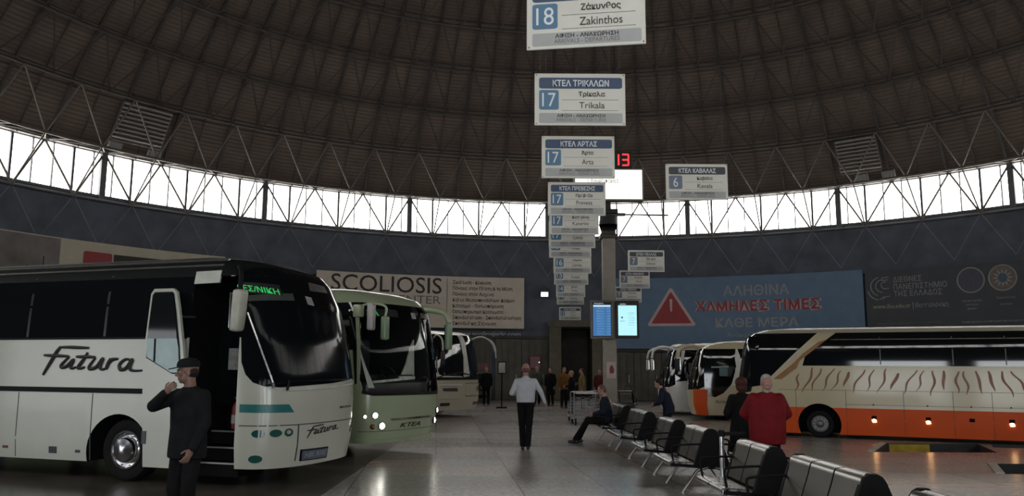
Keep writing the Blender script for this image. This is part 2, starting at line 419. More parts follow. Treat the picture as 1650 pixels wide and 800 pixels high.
# clerestory: twenty bays of frosted glass between posts
for bay in range(20):
    a0 = PHASE + bay * PI / 10; base = on_ring(a0 + PI / 20, WALL_R, SILL)
    root = struct(empty(f'window_{bay + 1}', base)); Rg = WALL_R + .12
    deg = [1, 3, 5, 7, 9, 11, 13, 15, 17]
    cuts = [0] + deg + [18]
    mb = MB()
    for i in range(len(cuts) - 1):
        p, q = on_ring(a0 + math.radians(cuts[i]), Rg, 0), on_ring(a0 + math.radians(cuts[i + 1]), Rg, 0)
        o2 = (p + q) / 2 - Vector((DOME_C.x, DOME_C.y, 0)); o2.normalize(); o2 *= .03
        vs = [Vector((w.x, w.y, z)) - base + k * o2 for k in (0, 1) for w, z in ((p, SILL), (q, SILL), (q, HEAD), (p, HEAD))]
        mb.add(vs, [(0, 1, 2, 3), (7, 6, 5, 4), (0, 4, 5, 1), (2, 6, 7, 3)])
    mb.build('glazing', M_pane, root)
    mb = MB()
    for d in deg:
        w = .09 if d in (3, 9, 15) else .045
        p = on_ring(a0 + math.radians(d), WALL_R, 0) - base
        mb.box((p.x, p.y, (SILL + HEAD) / 2 - SILL - base.z + SILL), (w, .09, HEAD - SILL), 0, Matrix.Rotation(-(a0 + math.radians(d)), 3, 'Z'))
    for z in (SILL + .04, HEAD - .04):
        for d in range(0, 18, 3):
            mb.bar(on_ring(a0 + math.radians(d), WALL_R + .02, z) - base, on_ring(a0 + math.radians(d + 3), WALL_R + .02, z) - base, .12, .09)
    mb.build('frame', M_post, root)
    mb = MB(); p = on_ring(a0, WALL_R - .03, 0); mb.rbox((0, 0, 0), (.24, .2, HEAD - SILL + .3), .015, 0, Matrix.Rotation(-a0, 3, 'Z'))
    o = mb.build('pillar_clerestory', M_post); o.location = (p.x, p.y, (SILL + HEAD) / 2); struct(o)
# roof shell and its double-layer space frame
TH = [.4958, .5913, .6755, .7633, .8487, .935, 1.02, 1.11, 1.2, 1.3, 1.42]
SHELL = SPH_R + .6
def sph(a, th, R=SPH_R): return on_ring(a, R * math.cos(th), SPH_Z + R * math.sin(th))
cen = Vector((DOME_C.x, DOME_C.y, SPH_Z))
mb = MB(); na, nt_ = 120, 30; t0 = math.asin((HEAD - .05 - SPH_Z) / SHELL)
vs = []; fs = []
for R in (SHELL, SHELL + .15):
    for i in range(nt_ + 1):
        t = t0 + (PI / 2 - .004 - t0) * i / nt_
        vs += [sph(2 * PI * j / na, t, R) - cen for j in range(na)]
o_ = (nt_ + 1) * na
for i in range(nt_):
    for j in range(na):
        f = (i * na + j, i * na + (j + 1) % na, (i + 1) * na + (j + 1) % na, (i + 1) * na + j); fs += [f[::-1], tuple(k + o_ for k in f)]
mb.add(vs, fs)
o = mb.build('ceiling', M_dome, smooth=30, merge=False); o.location = cen; struct(o)
arc_wall('trim_3', 0, 360, HEAD - .05, HEAD + .1, SHELL * math.cos(t0) - .05, WALL_R + .5 - SHELL * math.cos(t0), M_steel, 3)
truss = struct(empty('roof_truss', cen))
def ring_tube(name, r, z, w, m, parent, off):
    mb = MB(); mb.tube([on_ring(PHASE + 2 * PI * j / 120, r, z) - off for j in range(120)], w, 6, closed=True); return mb.build(name, m, parent)
IN_R, IN_Z = 21.1, 9.9      # the inner top chord above the windows
for i, t in enumerate(TH):
    ring_tube('ring_chord', SPH_R * math.cos(t) if i else IN_R, SPH_Z + SPH_R * math.sin(t) if i else IN_Z, .055, M_steel if i == 0 else M_steeld, truss, cen)
    ring_tube('ring_purlin', (SHELL - .06) * math.cos(t), SPH_Z + (SHELL - .06) * math.sin(t), .045, M_steeld, truss, cen)
ring_tube('ring_chord', 22.75, SILL - .16, .05, M_rod, truss, cen)
step = PI / 60
for i in range(len(TH) - 1):
    mb = MB()
    for k in range(0, 120, 2):
        a = PHASE + k * step
        if i >= 6 and (k // 2) % 2: continue
        s2 = step if i < 6 else 2 * step
        top = sph(a, TH[i + 1]) - cen
        for d in (-s2, s2): mb.tube([top, (sph(a + d, TH[i]) if i else on_ring(a + d, IN_R, IN_Z)) - cen], .03 if i else .036, 5)
        mb.tube([top, sph(a, TH[i + 1], SHELL) - cen], .02, 4)
    mb.build('diagonal_brace', M_steeld if i else M_steel, truss, merge=False)
mb = MB(); mc = MB()
for k in range(0, 120):
    a = PHASE + k * step
    if k % 2: mb2, w = mc, .03
    else: mb2, w = mb, .07
    hi = 1.25 if k % 4 == 0 else (.95 if k % 2 == 0 else 1.02)
    ts = [t0 + (hi - t0) * j / 14 for j in range(15)]
    mb2.tube([sph(a, t, SHELL - .05) - cen for t in ts], w, 5)
mb.build('radial_rib', M_steeld, truss, merge=False); mc.build('sheet_seam', M_steeld, truss, merge=False)
mb = MB(); mc = MB(); md = MB()
for k in range(0, 120):
    a = PHASE + k * step
    if k % 2:
        n0 = on_ring(a, 22.75, SILL - .16) - cen
        for d in (-step, step):
            mb.tube([n0, on_ring(a + d, 22.95, HEAD - .03) - cen], .045, 6)
            mc.tube([n0, on_ring(a + d, 22.85, 6.32) - cen], .013, 5)
        md.tube([n0, on_ring(a, IN_R, IN_Z) - cen], .034, 5)
        for d in (-step, step): md.tube([on_ring(a, IN_R, IN_Z) - cen, on_ring(a + d, 22.95, HEAD - .03) - cen], .02, 4)
        md.tube([n0, on_ring(a, WALL_R, SILL) - cen], .022, 5)
    else:
        md.tube([on_ring(a, IN_R, IN_Z) - cen, on_ring(a, 22.95, HEAD - .03) - cen], .02, 5)
mb.build('window_brace', M_steel, truss, merge=False); mc.build('lower_rod', M_rod, truss, merge=False); md.build('outer_brace', M_steel, truss, merge=False)
# ------------------------------------------------------------------ banners on the wall
M_bw = mat('banner_warm_white', (0.60, 0.53, 0.45), .6, 0, .06, 2)
M_bc = mat('banner_cream', (0.50, 0.45, 0.35), .6, 0, .06, 2)
M_bb = mat('banner_blue', (0.115, 0.19, 0.29), .6, 0, .08, 2)
M_bd = mat('banner_charcoal', (0.050, 0.055, 0.066), .6, 0, .12, 2)
M_ink = mat('ink_black', (0.022, 0.018, 0.018), .6, 0, .05, 5)
M_inkg = mat('ink_grey', (0.16, 0.14, 0.135), .6, 0, .05, 5)
M_white = mat('print_white', (0.50, 0.50, 0.50), .6, 0, .04, 5)
M_pale = mat('print_pale_grey', (0.30, 0.30, 0.31), .6, 0, .08, 5)
M_olive = mat('print_pale_olive', (0.27, 0.27, 0.18), .6, 0, .08, 5)
M_red = mat('print_red', (0.30, 0.035, 0.04), .6, 0, .06, 5)
M_pink = mat('print_pink_white', (0.52, 0.40, 0.40), .6, 0, .05, 5)
BR = 22.45
def banner(name, a0, a1, z0, z1, m, label, cat='banner'):
    am = math.radians((a0 + a1) / 2); base = on_ring(am, BR, (z0 + z1) / 2)
    root = empty(name, base); tag(root, label, cat, None)
    n = max(4, int((a1 - a0) / 1.5)); mb = MB(); vs = []; fs = []
    for i in range(n + 1):
        a = math.radians(a0 + (a1 - a0) * i / n)
        vs += [on_ring(a, R, z) - base for R, z in ((BR, z0), (BR, z1), (BR + .07, z1), (BR + .07, z0))]
    for i in range(n):
        for j in range(4): fs.append((i * 4 + j, i * 4 + (j + 1) % 4, i * 4 + 4 + (j + 1) % 4, i * 4 + 4 + j))
    fs += [(0, 1, 2, 3), (n * 4 + 3, n * 4 + 2, n * 4 + 1, n * 4)]
    mb.add(vs, fs); mb.build('sheet', m, root, smooth=30)
    for i in range(0, n + 1, max(1, n // 4)):
        a = math.radians(a0 + (a1 - a0) * min(i, n) / n)
        for z in (z0 + .2, z1 - .2): MB().bar(on_ring(a, BR + .05, z) - base, on_ring(a, WALL_R - .001, z) - base, .05).build('wall_bracket', M_steeld, root)
    def put(az, z):
        return lambda x, y, l: on_ring(math.radians(az) + x / BR, BR - .006 - max(0, l), z + y) - base
    return root, put
def seg_text(root, put, txt, m, a0, a1, z, h, name='lettering', bold=0.0, lift=.004, **kw):
    w = math.radians(a1 - a0) * BR
    f = put((a0 + a1) / 2, z)
    return text(txt, m, root, lambda x, y, l: f(x, y, l + lift), name, width=w, height=h, bold=bold, depth=.006, **kw)
# spine clinic
rt_, put = banner('clinic_banner', -31, -4.4, 3.58, 6.16, M_bw, 'wide warm white wall banner with large dark SCOLIOSIS lettering')
seg_text(rt_, put, 'SCOLIOSIS', M_ink, -29.2, -15.15, 5.66, .80, bold=.004)
seg_text(rt_, put, 'CENTER', M_inkg, -21.9, -15.25, 4.95, .40)
LST = ['Σκολίωση - Κύφωση', 'Πόνους στην Πλάτη & τη Μέση', 'Πόνους στον Αυχένα', 'Κήλες Μεσοσπονδύλιων Δίσκων', 'Κάταγμα - Οστεοπόρωση', 'Οστεοπορωτικά Κατάγματα', 'Σπονδυλόλυση - Σπονδυλολίσθηση', 'Σπονδυλική Στένωση']
WID = [4.95, 7.75, 5.35, 8.05, 6.6, 6.6, 8.9, 5.65]
for i, (t_, w_) in enumerate(zip(LST, WID)):
    seg_text(rt_, put, t_, M_ink, -13.7, -13.7 + w_, 5.86 - i * .295, .235, bold=.012)
f = put(-14.45, 4.87); mb = MB(); mb.add([f(x, y, l) for l in (0, .012) for x in (-.012, .012) for y in (-1.2, 1.2)], [(0, 1, 3, 2), (4, 6, 7, 5), (0, 4, 5, 1), (2, 3, 7, 6), (0, 2, 6, 4), (1, 5, 7, 3)]); mb.build('divider_line', M_inkg, rt_)
M_wtxt = mat('white_cut_lettering', (0.42, 0.43, 0.44), .6, 0, .04, 5)
base = on_ring(math.radians(-9), WALL_R - .02, 3.32)
w_ = math.radians(8.6) * WALL_R
o = text('www.scoliosisclc.com', M_wtxt, None, lambda x, y, l: on_ring(math.radians(-9) + x / WALL_R, WALL_R - .03 - max(0, l), 3.32 + y) - base, 'wall_lettering', width=w_, height=.24, bold=.02, depth=.03)
o.location = base; tag(o, 'white web address lettering on the dark wall under the SCOLIOSIS banner', 'lettering')
# low prices banner
rt_, put = banner('supermarket_banner', 7.2, 37.3, 2.6, 6.14, M_bb, 'wide blue wall banner with red warning triangle and Greek slogan')
def tri(az, zc, s, rr, m, name, lift):
    f = put(az, zc); P = []
    for k in range(3):
        a = PI / 2 + k * 2 * PI / 3; c = Vector((math.cos(a), math.sin(a) )) * (s - 2 * rr)
        for j in range(5):
            b = a - PI / 3 + j * (2 * PI / 3) / 4; P.append((c.x + rr * math.cos(b), (c.y + rr * math.sin(b)) * .93))
    MB().prism(P, lift, lift + .012, lambda a, b, d: f(a, b, d)).build(name, m, rt_)
tri(14.5, 4.38, 1.42, .09, M_pink, 'triangle_border', .002)
tri(14.5, 4.38, 1.14, .03, M_red, 'triangle', .02)
f = put(14.5, 4.5)
mb = MB(); mb.prism([(-.07, .52), (-.035, -.22), (.035, -.22), (.07, .52), (.045, .57), (-.045, .57)], .034, .045, f)
mb.prism([(.085 * math.cos(2 * PI * j / 14), -.42 + .085 * math.sin(2 * PI * j / 14)) for j in range(14)], .034, .045, f); mb.build('exclamation_mark', M_pink, rt_)
seg_text(rt_, put, 'ΑΛΗΘΙΝΑ', M_pale, 21.0, 28.9, 5.42, .52, bold=.012)
seg_text(rt_, put, 'ΧΑΜΗΛΕΣ ΤΙΜΕΣ', M_pink, 17.45, 32.55, 4.68, .64, name='lettering_outline', bold=.075, spacing=1.08)
seg_text(rt_, put, 'ΧΑΜΗΛΕΣ ΤΙΜΕΣ', M_red, 17.6, 32.4, 4.68, .52, name='lettering', bold=.03, lift=.02, spacing=1.12)
seg_text(rt_, put, 'ΚΑΘΕ ΜΕΡΑ', M_pale, 19.95, 29.85, 3.86, .46, bold=.018)
seg_text(rt_, put, 'Ανακαλύψτε τις στα ράφια', M_pale, 21.3, 31.5, 3.24, .24)
# university banner
rt_, put = banner('university_banner', 37.55, 62, 3.30, 6.02, M_bd, 'charcoal wall banner with white Greek lettering and two round emblems')
seg_text(rt_, put, 'ΔΙΕΘΝΕΣ', M_pale, 40.6, 43.6, 5.60, .25, spacing=1.05)
seg_text(rt_, put, 'ΠΑΝΕΠΙΣΤΗΜΙΟ', M_pale, 40.6, 46.15, 5.28, .25, spacing=1.05)
seg_text(rt_, put, 'ΤΗΣ ΕΛΛΑΔΟΣ', M_pale, 40.6, 45.6, 4.97, .25, spacing=1.05)
seg_text(rt_, put, 'www.ihu.edu.gr', M_olive, 38.25, 42.3, 4.40, .25, bold=.02)
seg_text(rt_, put, '|', M_pale, 42.5, 42.56, 4.40, .34)
seg_text(rt_, put, 'Θεσσαλονίκη', M_pale, 42.75, 46.15, 4.40, .27)
seg_text(rt_, put, 'Σχολές και προγράμματα σπουδών', M_inkg, 38.6, 45.4, 3.66, .10)
seg_text(rt_, put, 'Προπτυχιακά & μεταπτυχιακά προγράμματα σπουδών', M_pale, 47.4, 54.5, 3.62, .12)
f = put(39.1, 5.32); mb = MB()
for (cx_, cy_, r_, b0, b1, w) in ((.05, 0, .42, 100, 250, .045), (.12, .02, .28, 80, 270, .04), (.22, .05, .15, 60, 280, .035), (.0, -.1, .50, 190, 262, .05)):
    P = [(cx_ + r_ * math.cos(math.radians(b0 + (b1 - b0) * j / 10)), cy_ + r_ * math.sin(math.radians(b0 + (b1 - b0) * j / 10))) for j in range(11)]
    mb.tube([f(x, y, .01) for x, y in P], w * .55, 5)
for x0, x1, y in ((.1, .4, .38), (.12, .36, .26), (.16, .40, -.12), (.1, .42, -.48), (-.02, .2, -.56)): mb.tube([f(x0, y, .01), f(x1, y + .03, .01)], .022, 5)
mb.build('emblem_mark', M_pale, rt_)
def roundel(az, z, r, fill, name):
    f = put(az, z)
    if fill: MB().prism([(r * math.cos(2 * PI * j / 32), r * math.sin(2 * PI * j / 32)) for j in range(32)], .002, .010, f).build(name + '_disc', fill, rt_)
    MB().tube([f(r * math.cos(2 * PI * j / 32), r * math.sin(2 * PI * j / 32), .01) for j in range(32)], .030, 6, closed=True).build(name + '_ring', M_pale, rt_)
    return f
roundel(48.55, 5.36, .52, mat('emblem_indigo', (.07, .07, .10), .6), 'emblem')
for j, w in enumerate((.36, .5, .56, .56, .5, .36)):
    seg_text(rt_, put, 'Σχολή Επιστημών', M_pale, 48.55 - w * .9, 48.55 + w * .9, 5.66 - j * .12, .055)
f = roundel(51.65, 5.37, .52, mat('emblem_bronze', (.15, .12, .10), .6), 'emblem')
mb = MB()
for j in range(12):
    a = 2 * PI * j / 12; mb.prism([(math.cos(a + d) * q, math.sin(a + d) * q) for d, q in ((-.16, .24), (0, .40), (.16, .24), (.12, .19), (-.12, .19))], .012, .02, f)
mb.build('emblem_star', M_pale, rt_)
MB().prism([(.17 * math.cos(2 * PI * j / 20), .17 * math.sin(2 * PI * j / 20)) for j in range(20)], .012, .018, f).build('emblem_centre', mat('emblem_teal', (.04, .10, .13), .6), rt_)
for az, z, w, t_ in ((48.5, 4.50, .95, 'Πανεπιστημιακή'), (48.5, 4.34, .6, 'κοινότητα'), (48.45, 4.18, .5, 'σπουδών'), (51.8, 4.56, .9, 'Έρευνα και'), (51.8, 4.30, .55, 'καινοτομία')):
    seg_text(rt_, put, t_, M_pale, az - w, az + w, z, .10)
# harbour photograph banner, mostly hidden behind the white coach
rt_, put = banner('harbour_banner', -72, -42, 3.2, 6.42, M_bc, 'long cream wall banner with harbour picture above the white coach')
m_ph = mat('harbour_print', (0.17, 0.155, 0.145), .7, 0, .35, 1.2)
f = put(-65.6, 4.8); mb = MB(); N_ = 8
vs = []; fs = []
for i in range(N_ + 1):
    x = -2.4 + 4.75 * i / N_
    vs += [f(x, y, l) for l in (.002, .01) for y in (-1.58, 1.58)]
for i in range(N_): fs += [(i * 4 + 2, i * 4 + 3, i * 4 + 7, i * 4 + 6), (i * 4, i * 4 + 4, i * 4 + 5, i * 4 + 1)]
mb.add(vs, fs); mb.build('picture', m_ph, rt_)
mb = MB()
for x, h, w in ((1.15, .62, .05), (1.75, 1.0, .06), (2.3, .6, .05), (-.4, .3, .7), (.3, .2, .9), (1.3, .25, 1.6)):
    mb.prism([(x - w / 2, -.5), (x + w / 2, -.5), (x + w / 2 * .6, -.15 + h), (x - w / 2 * .6, -.15 + h)], .012, .02, f)
mb.build('ship_masts', M_ink, rt_)
f = put(-55.8, 5.45)
P = []
for sx, sy in ((1, 1), (-1, 1), (-1, -1), (1, -1)):
    for j in range(5):
        a = math.atan2(sy, sx) + (j - 2) * PI / 8; P.append((sx * .48 + .09 * math.cos(a), sy * .50 + .09 * math.sin(a)))
MB().prism(P, .002, .014, f).build('red_logo', M_red, rt_)
mb = MB(); mb.tube([f(x, -.33 + .08 * math.sin(x * 9), .02) for x in [-.4 + .1 * j for j in range(9)]], .04, 5); mb.build('logo_wave', M_pale, rt_)
f = put(-49.2, 5.52); MB().prism([(-1.95, -.55), (1.95, -.55), (1.95, .50), (-1.95, .50)], .002, .010, f).build('text_block', M_ink, rt_)
seg_text(rt_, put, 'ΜΙΝΕΤΑ', M_white, -53.7, -46.5, 5.42, .62, bold=.03, lift=.02)
# ------------------------------------------------------------------ the column with its screens, lit box and clock
COLX, COLY = 3.11, 26.0
M_col = mat('column_beige_grey', (0.26, 0.235, 0.20), .7, 0, .15, 3, bump=.05)
root = empty('column', (COLX, COLY, 0)); tag(root, 'beige grey square column with notices and screens in the hall middle', 'column')
mb = MB(); mb.rbox((0, 0, 2.95), (.40, .40, 5.9), .02); mb.build('shaft', M_col, root)
mb = MB(); mb.rbox((0, 0, 5.86), (.56, .50, .14), .02); mb.rbox((0, 0, 5.98), (.44, .44, .10), .02); mb.build('capital', M_steeld, root)
mb = MB(); mb.cyl((0, 0, 6.0), (0, 0, 6.25), .22, .30); mb.cyl((0, 0, 6.25), (0, 0, 6.55), .30, .26); mb.rbox((0, 0, 6.68), (.62, .4, .16), .04); mb.cyl((0, 0, 6.7), (0, 0, 7.0), .10); mb.build('mast_head', M_dark, root, smooth=40)
mb = MB(); mb.bar((-.42, -.05, 6.59), (.55, -.05, 6.59), .11, .10); mb.bar((.5, -.05, 6.59), (1.95, -.05, 6.575), .05, .05); mb.build('cross_arm', M_post, root)
mb = MB(); mb.rbox((-.36, -.12, 6.66), (.14, .34, .16), .03); mb.cyl((-.36, -.26, 6.66), (-.36, -.4, 6.66), .05, .12); mb.build('loudspeaker', M_dark, root)
mb = MB(); mb.rbox((.02, -.212, 1.60), (.30, .02, .52), .008); nt2 = mb.build('notice', mat('notice_paper', (.42, .36, .33), .7), root)
mb = MB(); mb.prism([(-.05, 1.50), (.07, 1.50), (.09, 1.62), (.04, 1.75), (-.03, 1.74), (-.06, 1.62)], -.224, -.23, lambda a, b, d: Vector((a + .02, d, b))); mb.build('notice_figure', mat('notice_red', (.16, .03, .03), .7), nt2)
def screen(name, cx, zc, w, h, mscr, label, tilt=0):
    r_ = empty(name, (cx, COLY - .30, zc)); tag(r_, label, 'screen')
    mb = MB(); mb.rbox((0, 0, 0), (w + .16, .10, h + .16), .02); mb.build('housing', M_steel if name == 'departure_screen' and cx < COLX else M_dark, r_)
    MB().box((0, -.052, 0), (w + .04, .01, h + .04)).build('bezel', M_dark, r_)
    MB().box((0, -.060, -.03), (w, .012, h - .08)).build('display', mscr, r_)
    MB().box((0, .05 + .045, .0), (.3, .15, .3)).build('mount', M_steeld, r_)
    return r_
def tsc(r_, t_, m, x, z, w, h, **kw): text(t_, m, r_, lambda a, b, l: Vector((x + a, -.069 - max(0, l), z + b)), width=w, height=h, depth=.004, **kw)
m_sb = mat('screen_blue', (.02, .06, .14), .3, 0, .1, 3, emit=(0.022, .125, .32), estr=1.0)
m_sl = mat('screen_pale', (.3, .5, .55), .3, 0, .05, 3, emit=(0.42, .80, .90), estr=1.0)
m_st = mat('screen_text_light', (.3, .5, .6), .4, 0, .0, 3, emit=(.12, .32, .50), estr=1.0)
m_stw = mat('screen_text_white', (.6, .7, .7), .4, 0, .0, 3, emit=(.50, .62, .66), estr=1.0)
sa = screen('departure_screen', COLX - .27, 3.18, .56, 1.06, m_sb, 'blue departures screen on left face of the column')
MB().box((0, -.068, .42), (.54, .006, .05)).build('title_bar', m_stw, sa)
tsc(sa, 'Αναχωρήσεις', m_stw, -.1, .50, .3, .05)
for k, nm in enumerate(('Αθήνα', 'Βόλος', 'Δράμα', 'Έδεσσα', 'Καβάλα', 'Κοζάνη', 'Λαμία', 'Λάρισα', 'Ξάνθη', 'Σέρρες', 'Τρίκαλα')):
    tsc(sa, nm, m_st, -.05, .34 - k * .08, .22, .038); tsc(sa, '%02d:%02d' % (9 + k, (k * 20) % 60), m_st, .2, .34 - k * .08, .10, .03)
sb = screen('arrival_screen', COLX + .53, 3.18, .58, 1.02, m_sl, 'pale cyan arrivals screen on right face of the column')
tsc(sb, 'Αφίξεις', m_stw, -.14, .48, .2, .05)
for k, w in enumerate((.10, .08, .12, .08, .1, .07)):
    tsc(sb, '17 ' + '%02d:%02d' % (10 + k, (k * 15) % 60), M_inkg, .12, .20 - k * .075, .17, .03)
tsc(sb, 'ΚΤΕΛ', M_inkg, -.15, -.05, .14, .04); MB().box((-.17, -.07, .06), (.05, .008, .05)).build('mark', M_ink, sb)
r_ = empty('light_box', (COLX, COLY - .12, 7.54)); tag(r_, 'bright backlit white box sign above the column', 'light box')
MB().rbox((0, 0, 0), (2.26, .30, 1.06), .02).build('housing', M_col, r_)
m_lb = mat('backlit_panel', (.8, .8, .75), .4, 0, .02, 3, emit=(1.0, 1.0, .93), estr=1.0)
MB().box((0, -.155, 0), (2.16, .02, .96)).build('panel', m_lb, r_)
text('ΠΛΗΡΟΦΟΡΙΕΣ', M_inkg, r_, lambda a, b, l: Vector((-.12 + a, -.168 - max(0, l), .1 + b)), width=.9, height=.13, depth=.004)
r_ = empty('digital_clock', (COLX, COLY - .12, 8.07)); tag(r_, 'red digital clock on top of the lit box', 'clock')
MB().rbox((0, 0, .30), (1.56, .2, .56), .02).build('housing', M_dark, r_)
m_led = mat('led_red', (.3, .01, .01), .4, 0, 0, 3, emit=(1.0, .045, .05), estr=1.6)
SEG = {'1': 'bc', '3': 'abcdg', '2': 'abged', '0': 'abcdef', '5': 'afgcd'}
def digit(d, x):
    w, h, t = .20, .36, .05; mb = MB()
    for s_ in SEG[d]:
        c = {'a': (0, h / 2, w, t), 'g': (0, 0, w, t), 'd': (0, -h / 2, w, t), 'b': (w / 2, h / 4, t, h / 2), 'c': (w / 2, -h / 4, t, h / 2), 'f': (-w / 2, h / 4, t, h / 2), 'e': (-w / 2, -h / 4, t, h / 2)}[s_]
        mb.box((x + c[0], -.106, .30 + c[1]), (c[2], .012, c[3]))
    mb.build('digit', m_led, r_)
for d, x in (('1', -.58), ('2', -.26), ('1', .24), ('3', .56)): digit(d, x)
mb = MB(); mb.box((0, -.106, .4), (.05, .012, .05)); mb.box((0, -.106, .2), (.05, .012, .05)); mb.build('colon', m_led, r_)
# ------------------------------------------------------------------ hanging bay signs
M_sp = mat('sign_white_sheet', (0.56, 0.555, 0.50), .45, 0, .04, 4)
M_sh = mat('sign_header_blue', (0.028, 0.058, 0.120), .5, 0, .05, 4)
M_sq = mat('sign_number_blue', (0.062, 0.155, 0.255), .5, 0, .05, 4)
M_sg = mat('sign_caption_grey', (0.33, 0.34, 0.335), .5, 0, .05, 4)
M_shd = mat('sign_header_black', (0.035, 0.032, 0.045), .5, 0, .05, 4)
M_sqd = mat('sign_number_slate', (0.12, 0.15, 0.20), .5, 0, .05, 4)
M_wire = mat('steel_wire', (.06, .06, .06), .5, .6)
M_sw = mat('sign_letter_white', (0.62, 0.66, 0.68), .5, 0, .02, 4)
def rrect(x0, x1, z0, z1, r, n=4):
    P = []
    for cx_, cz_, b in ((x1 - r, z1 - r, 0), (x0 + r, z1 - r, 90), (x0 + r, z0 + r, 180), (x1 - r, z0 + r, 270)):
        for j in range(n + 1):
            a = math.radians(b + 90 * j / n); P.append((cx_ + r * math.cos(a), cz_ + r * math.sin(a)))
    return P
def hanging_sign(x, y, zb, num, head, gr, en, label, yaw=0, dark=False, w=1.0, h=.595):
    r_ = empty('hanging_sign', (x, y, zb + h / 2), yaw); tag(r_, label, 'hanging sign', 'bay signs hung along the hall' if not dark else 'dark headed bay signs right of the column')
    F = lambda a, b, d: Vector(((a - .5) * w, -d, (.5 - b) * h))
    mb = MB(); mb.rbox((0, 0, 0), (w, .022, h), .008); pnl = mb.build('panel', M_sp, r_)
    MB().prism(rrect(.05, .965, .085, .295, .035), .0105, .0145, F).build('header', M_shd if dark else M_sh, r_)
    MB().prism(rrect(.05, .265, .325, .70, .03), .0105, .0145, F).build('number_plate', M_sqd if dark else M_sq, r_)
    MB().prism(rrect(.05, .965, .765, .955, .02), .0105, .0130, F).build('caption_strip', M_sg, r_)
    mb = MB()
    for a, b in ((.30, .51), (.30, .715)): mb.prism([(a, b - .004), (.92, b - .004), (.92, b + .004), (a, b + .004)], .0105, .0125, F)
    mb.build('rule', M_inkg, r_)
    mb = MB()
    for a in (.02, .98):
        for b in (.035, .965): mb.cyl(F(a, b, .010), F(a, b, .016), .007, n=8)
    mb.build('screw', M_inkg, r_)
    def T(t_, m, a, b, wd, ht, **kw): text(t_, m, r_, lambda X, Y, l: F(a, b, .0148 + max(0, l)) + Vector((X, 0, Y)), width=wd * w, height=ht * h, depth=.003, **kw)
    T(head, M_sw, .51, .19, min(.62, .05 * len(head)), .125, bold=.02)
    T(num, M_sw, .158, .512, .15 if len(num) > 1 else .075, .26)
    T(gr, M_ink, .63, .41, min(.50, .042 * len(gr)), .12, bold=.022)
    T(en, M_ink, .63, .615, min(.48, .040 * len(en)), .12)
    T('ΑΦΙΞΗ - ΑΝΑΧΩΡΗΣΗ', M_ink, .51, .815, .53, .065, bold=.02)
    T('ARRIVALS - DEPARTURES', M_inkg, .51, .895, .55, .065)
    for s_ in (-1, 1):
        px_ = s_ * (w / 2 - .06); p = r_.location
        rr_ = math.hypot(p.x - DOME_C.x, p.y - DOME_C.y)
        top = SPH_Z + math.sqrt((SPH_R + .4) ** 2 - rr_ ** 2) - p.z
        MB().tube([(px_, 0, h / 2 - .01), (px_, 0, top)], .0022, 4).build('hanger_wire', M_wire, r_)
    return r_
ROW = [(.61, 6.52, 4.37, '18', 'ΚΤΕΛ ΖΑΚΥΝΘΟΥ', 'Ζάκυνθος', 'Zakinthos', 'white hanging sign numbered 18 for Zakinthos, nearest and highest', -.16),
       (.74, 8.64, 4.33, '17', 'ΚΤΕΛ ΤΡΙΚΑΛΩΝ', 'Τρίκαλα', 'Trikala', 'white hanging sign numbered 17 for Trikala', 0),
       (.90, 10.87, 4.26, '17', 'ΚΤΕΛ ΑΡΤΑΣ', 'Άρτα', 'Arta', 'white hanging sign numbered 17 for Arta', 0),
       (1.12, 13.88, 4.30, '17', 'ΚΤΕΛ ΠΡΕΒΕΖΗΣ', 'Πρέβεζα', 'Preveza', 'white hanging sign numbered 17 for Preveza', 0),
       (1.25, 16.19, 4.34, '17', 'ΚΤΕΛ ΚΟΖΑΝΗΣ', 'Κατερίνη', 'Katerini', 'fifth bay sign of the long row, just behind the Preveza sign', 0),
       (1.29, 17.31, 4.23, '17', 'ΚΤΕΛ ΛΑΜΙΑΣ', 'Λαμία', 'Lamia', 'sixth bay sign of the long row, header hidden by the fifth', 0),
       (1.38, 19.12, 4.26, '16', 'ΚΤΕΛ ΒΟΛΟΥ', 'Βόλος', 'Volos', 'seventh bay sign of the long row, only its caption strip showing', 0),
       (1.60, 21.38, 4.14, '16', 'ΚΤΕΛ ΛΑΡΙΣΑΣ', 'Λάρισα', 'Larisa', 'eighth bay sign of the long row, stepped right of the seventh', 0),
       (1.74, 23.76, 4.08, '15', 'ΚΤΕΛ ΚΟΖΑΝΗΣ', 'Κοζάνη', 'Kozani', 'ninth bay sign of the long row, below the eighth', 0),
       (2.02, 27.86, 4.06, '14', 'ΚΤΕΛ ΔΡΑΜΑΣ', 'Δράμα', 'Drama', 'tenth bay sign of the long row, third above its lowest', 0),
       (2.15, 29.80, 3.95, '14', 'ΚΤΕΛ ΣΕΡΡΩΝ', 'Σέρρες', 'Serres', 'eleventh bay sign of the long row, next above its lowest', 0),
       (2.69, 37.56, 3.82, '12', 'ΚΤΕΛ ΞΑΝΘΗΣ', 'Ξάνθη', 'Xanthi', 'farthest and lowest bay sign of the long row, left of blue screen', 0)]
for x, y, zb, n_, hd, g_, e_, lab, yw in ROW: hanging_sign(x, y, zb, n_, hd, g_, e_, lab, yw)
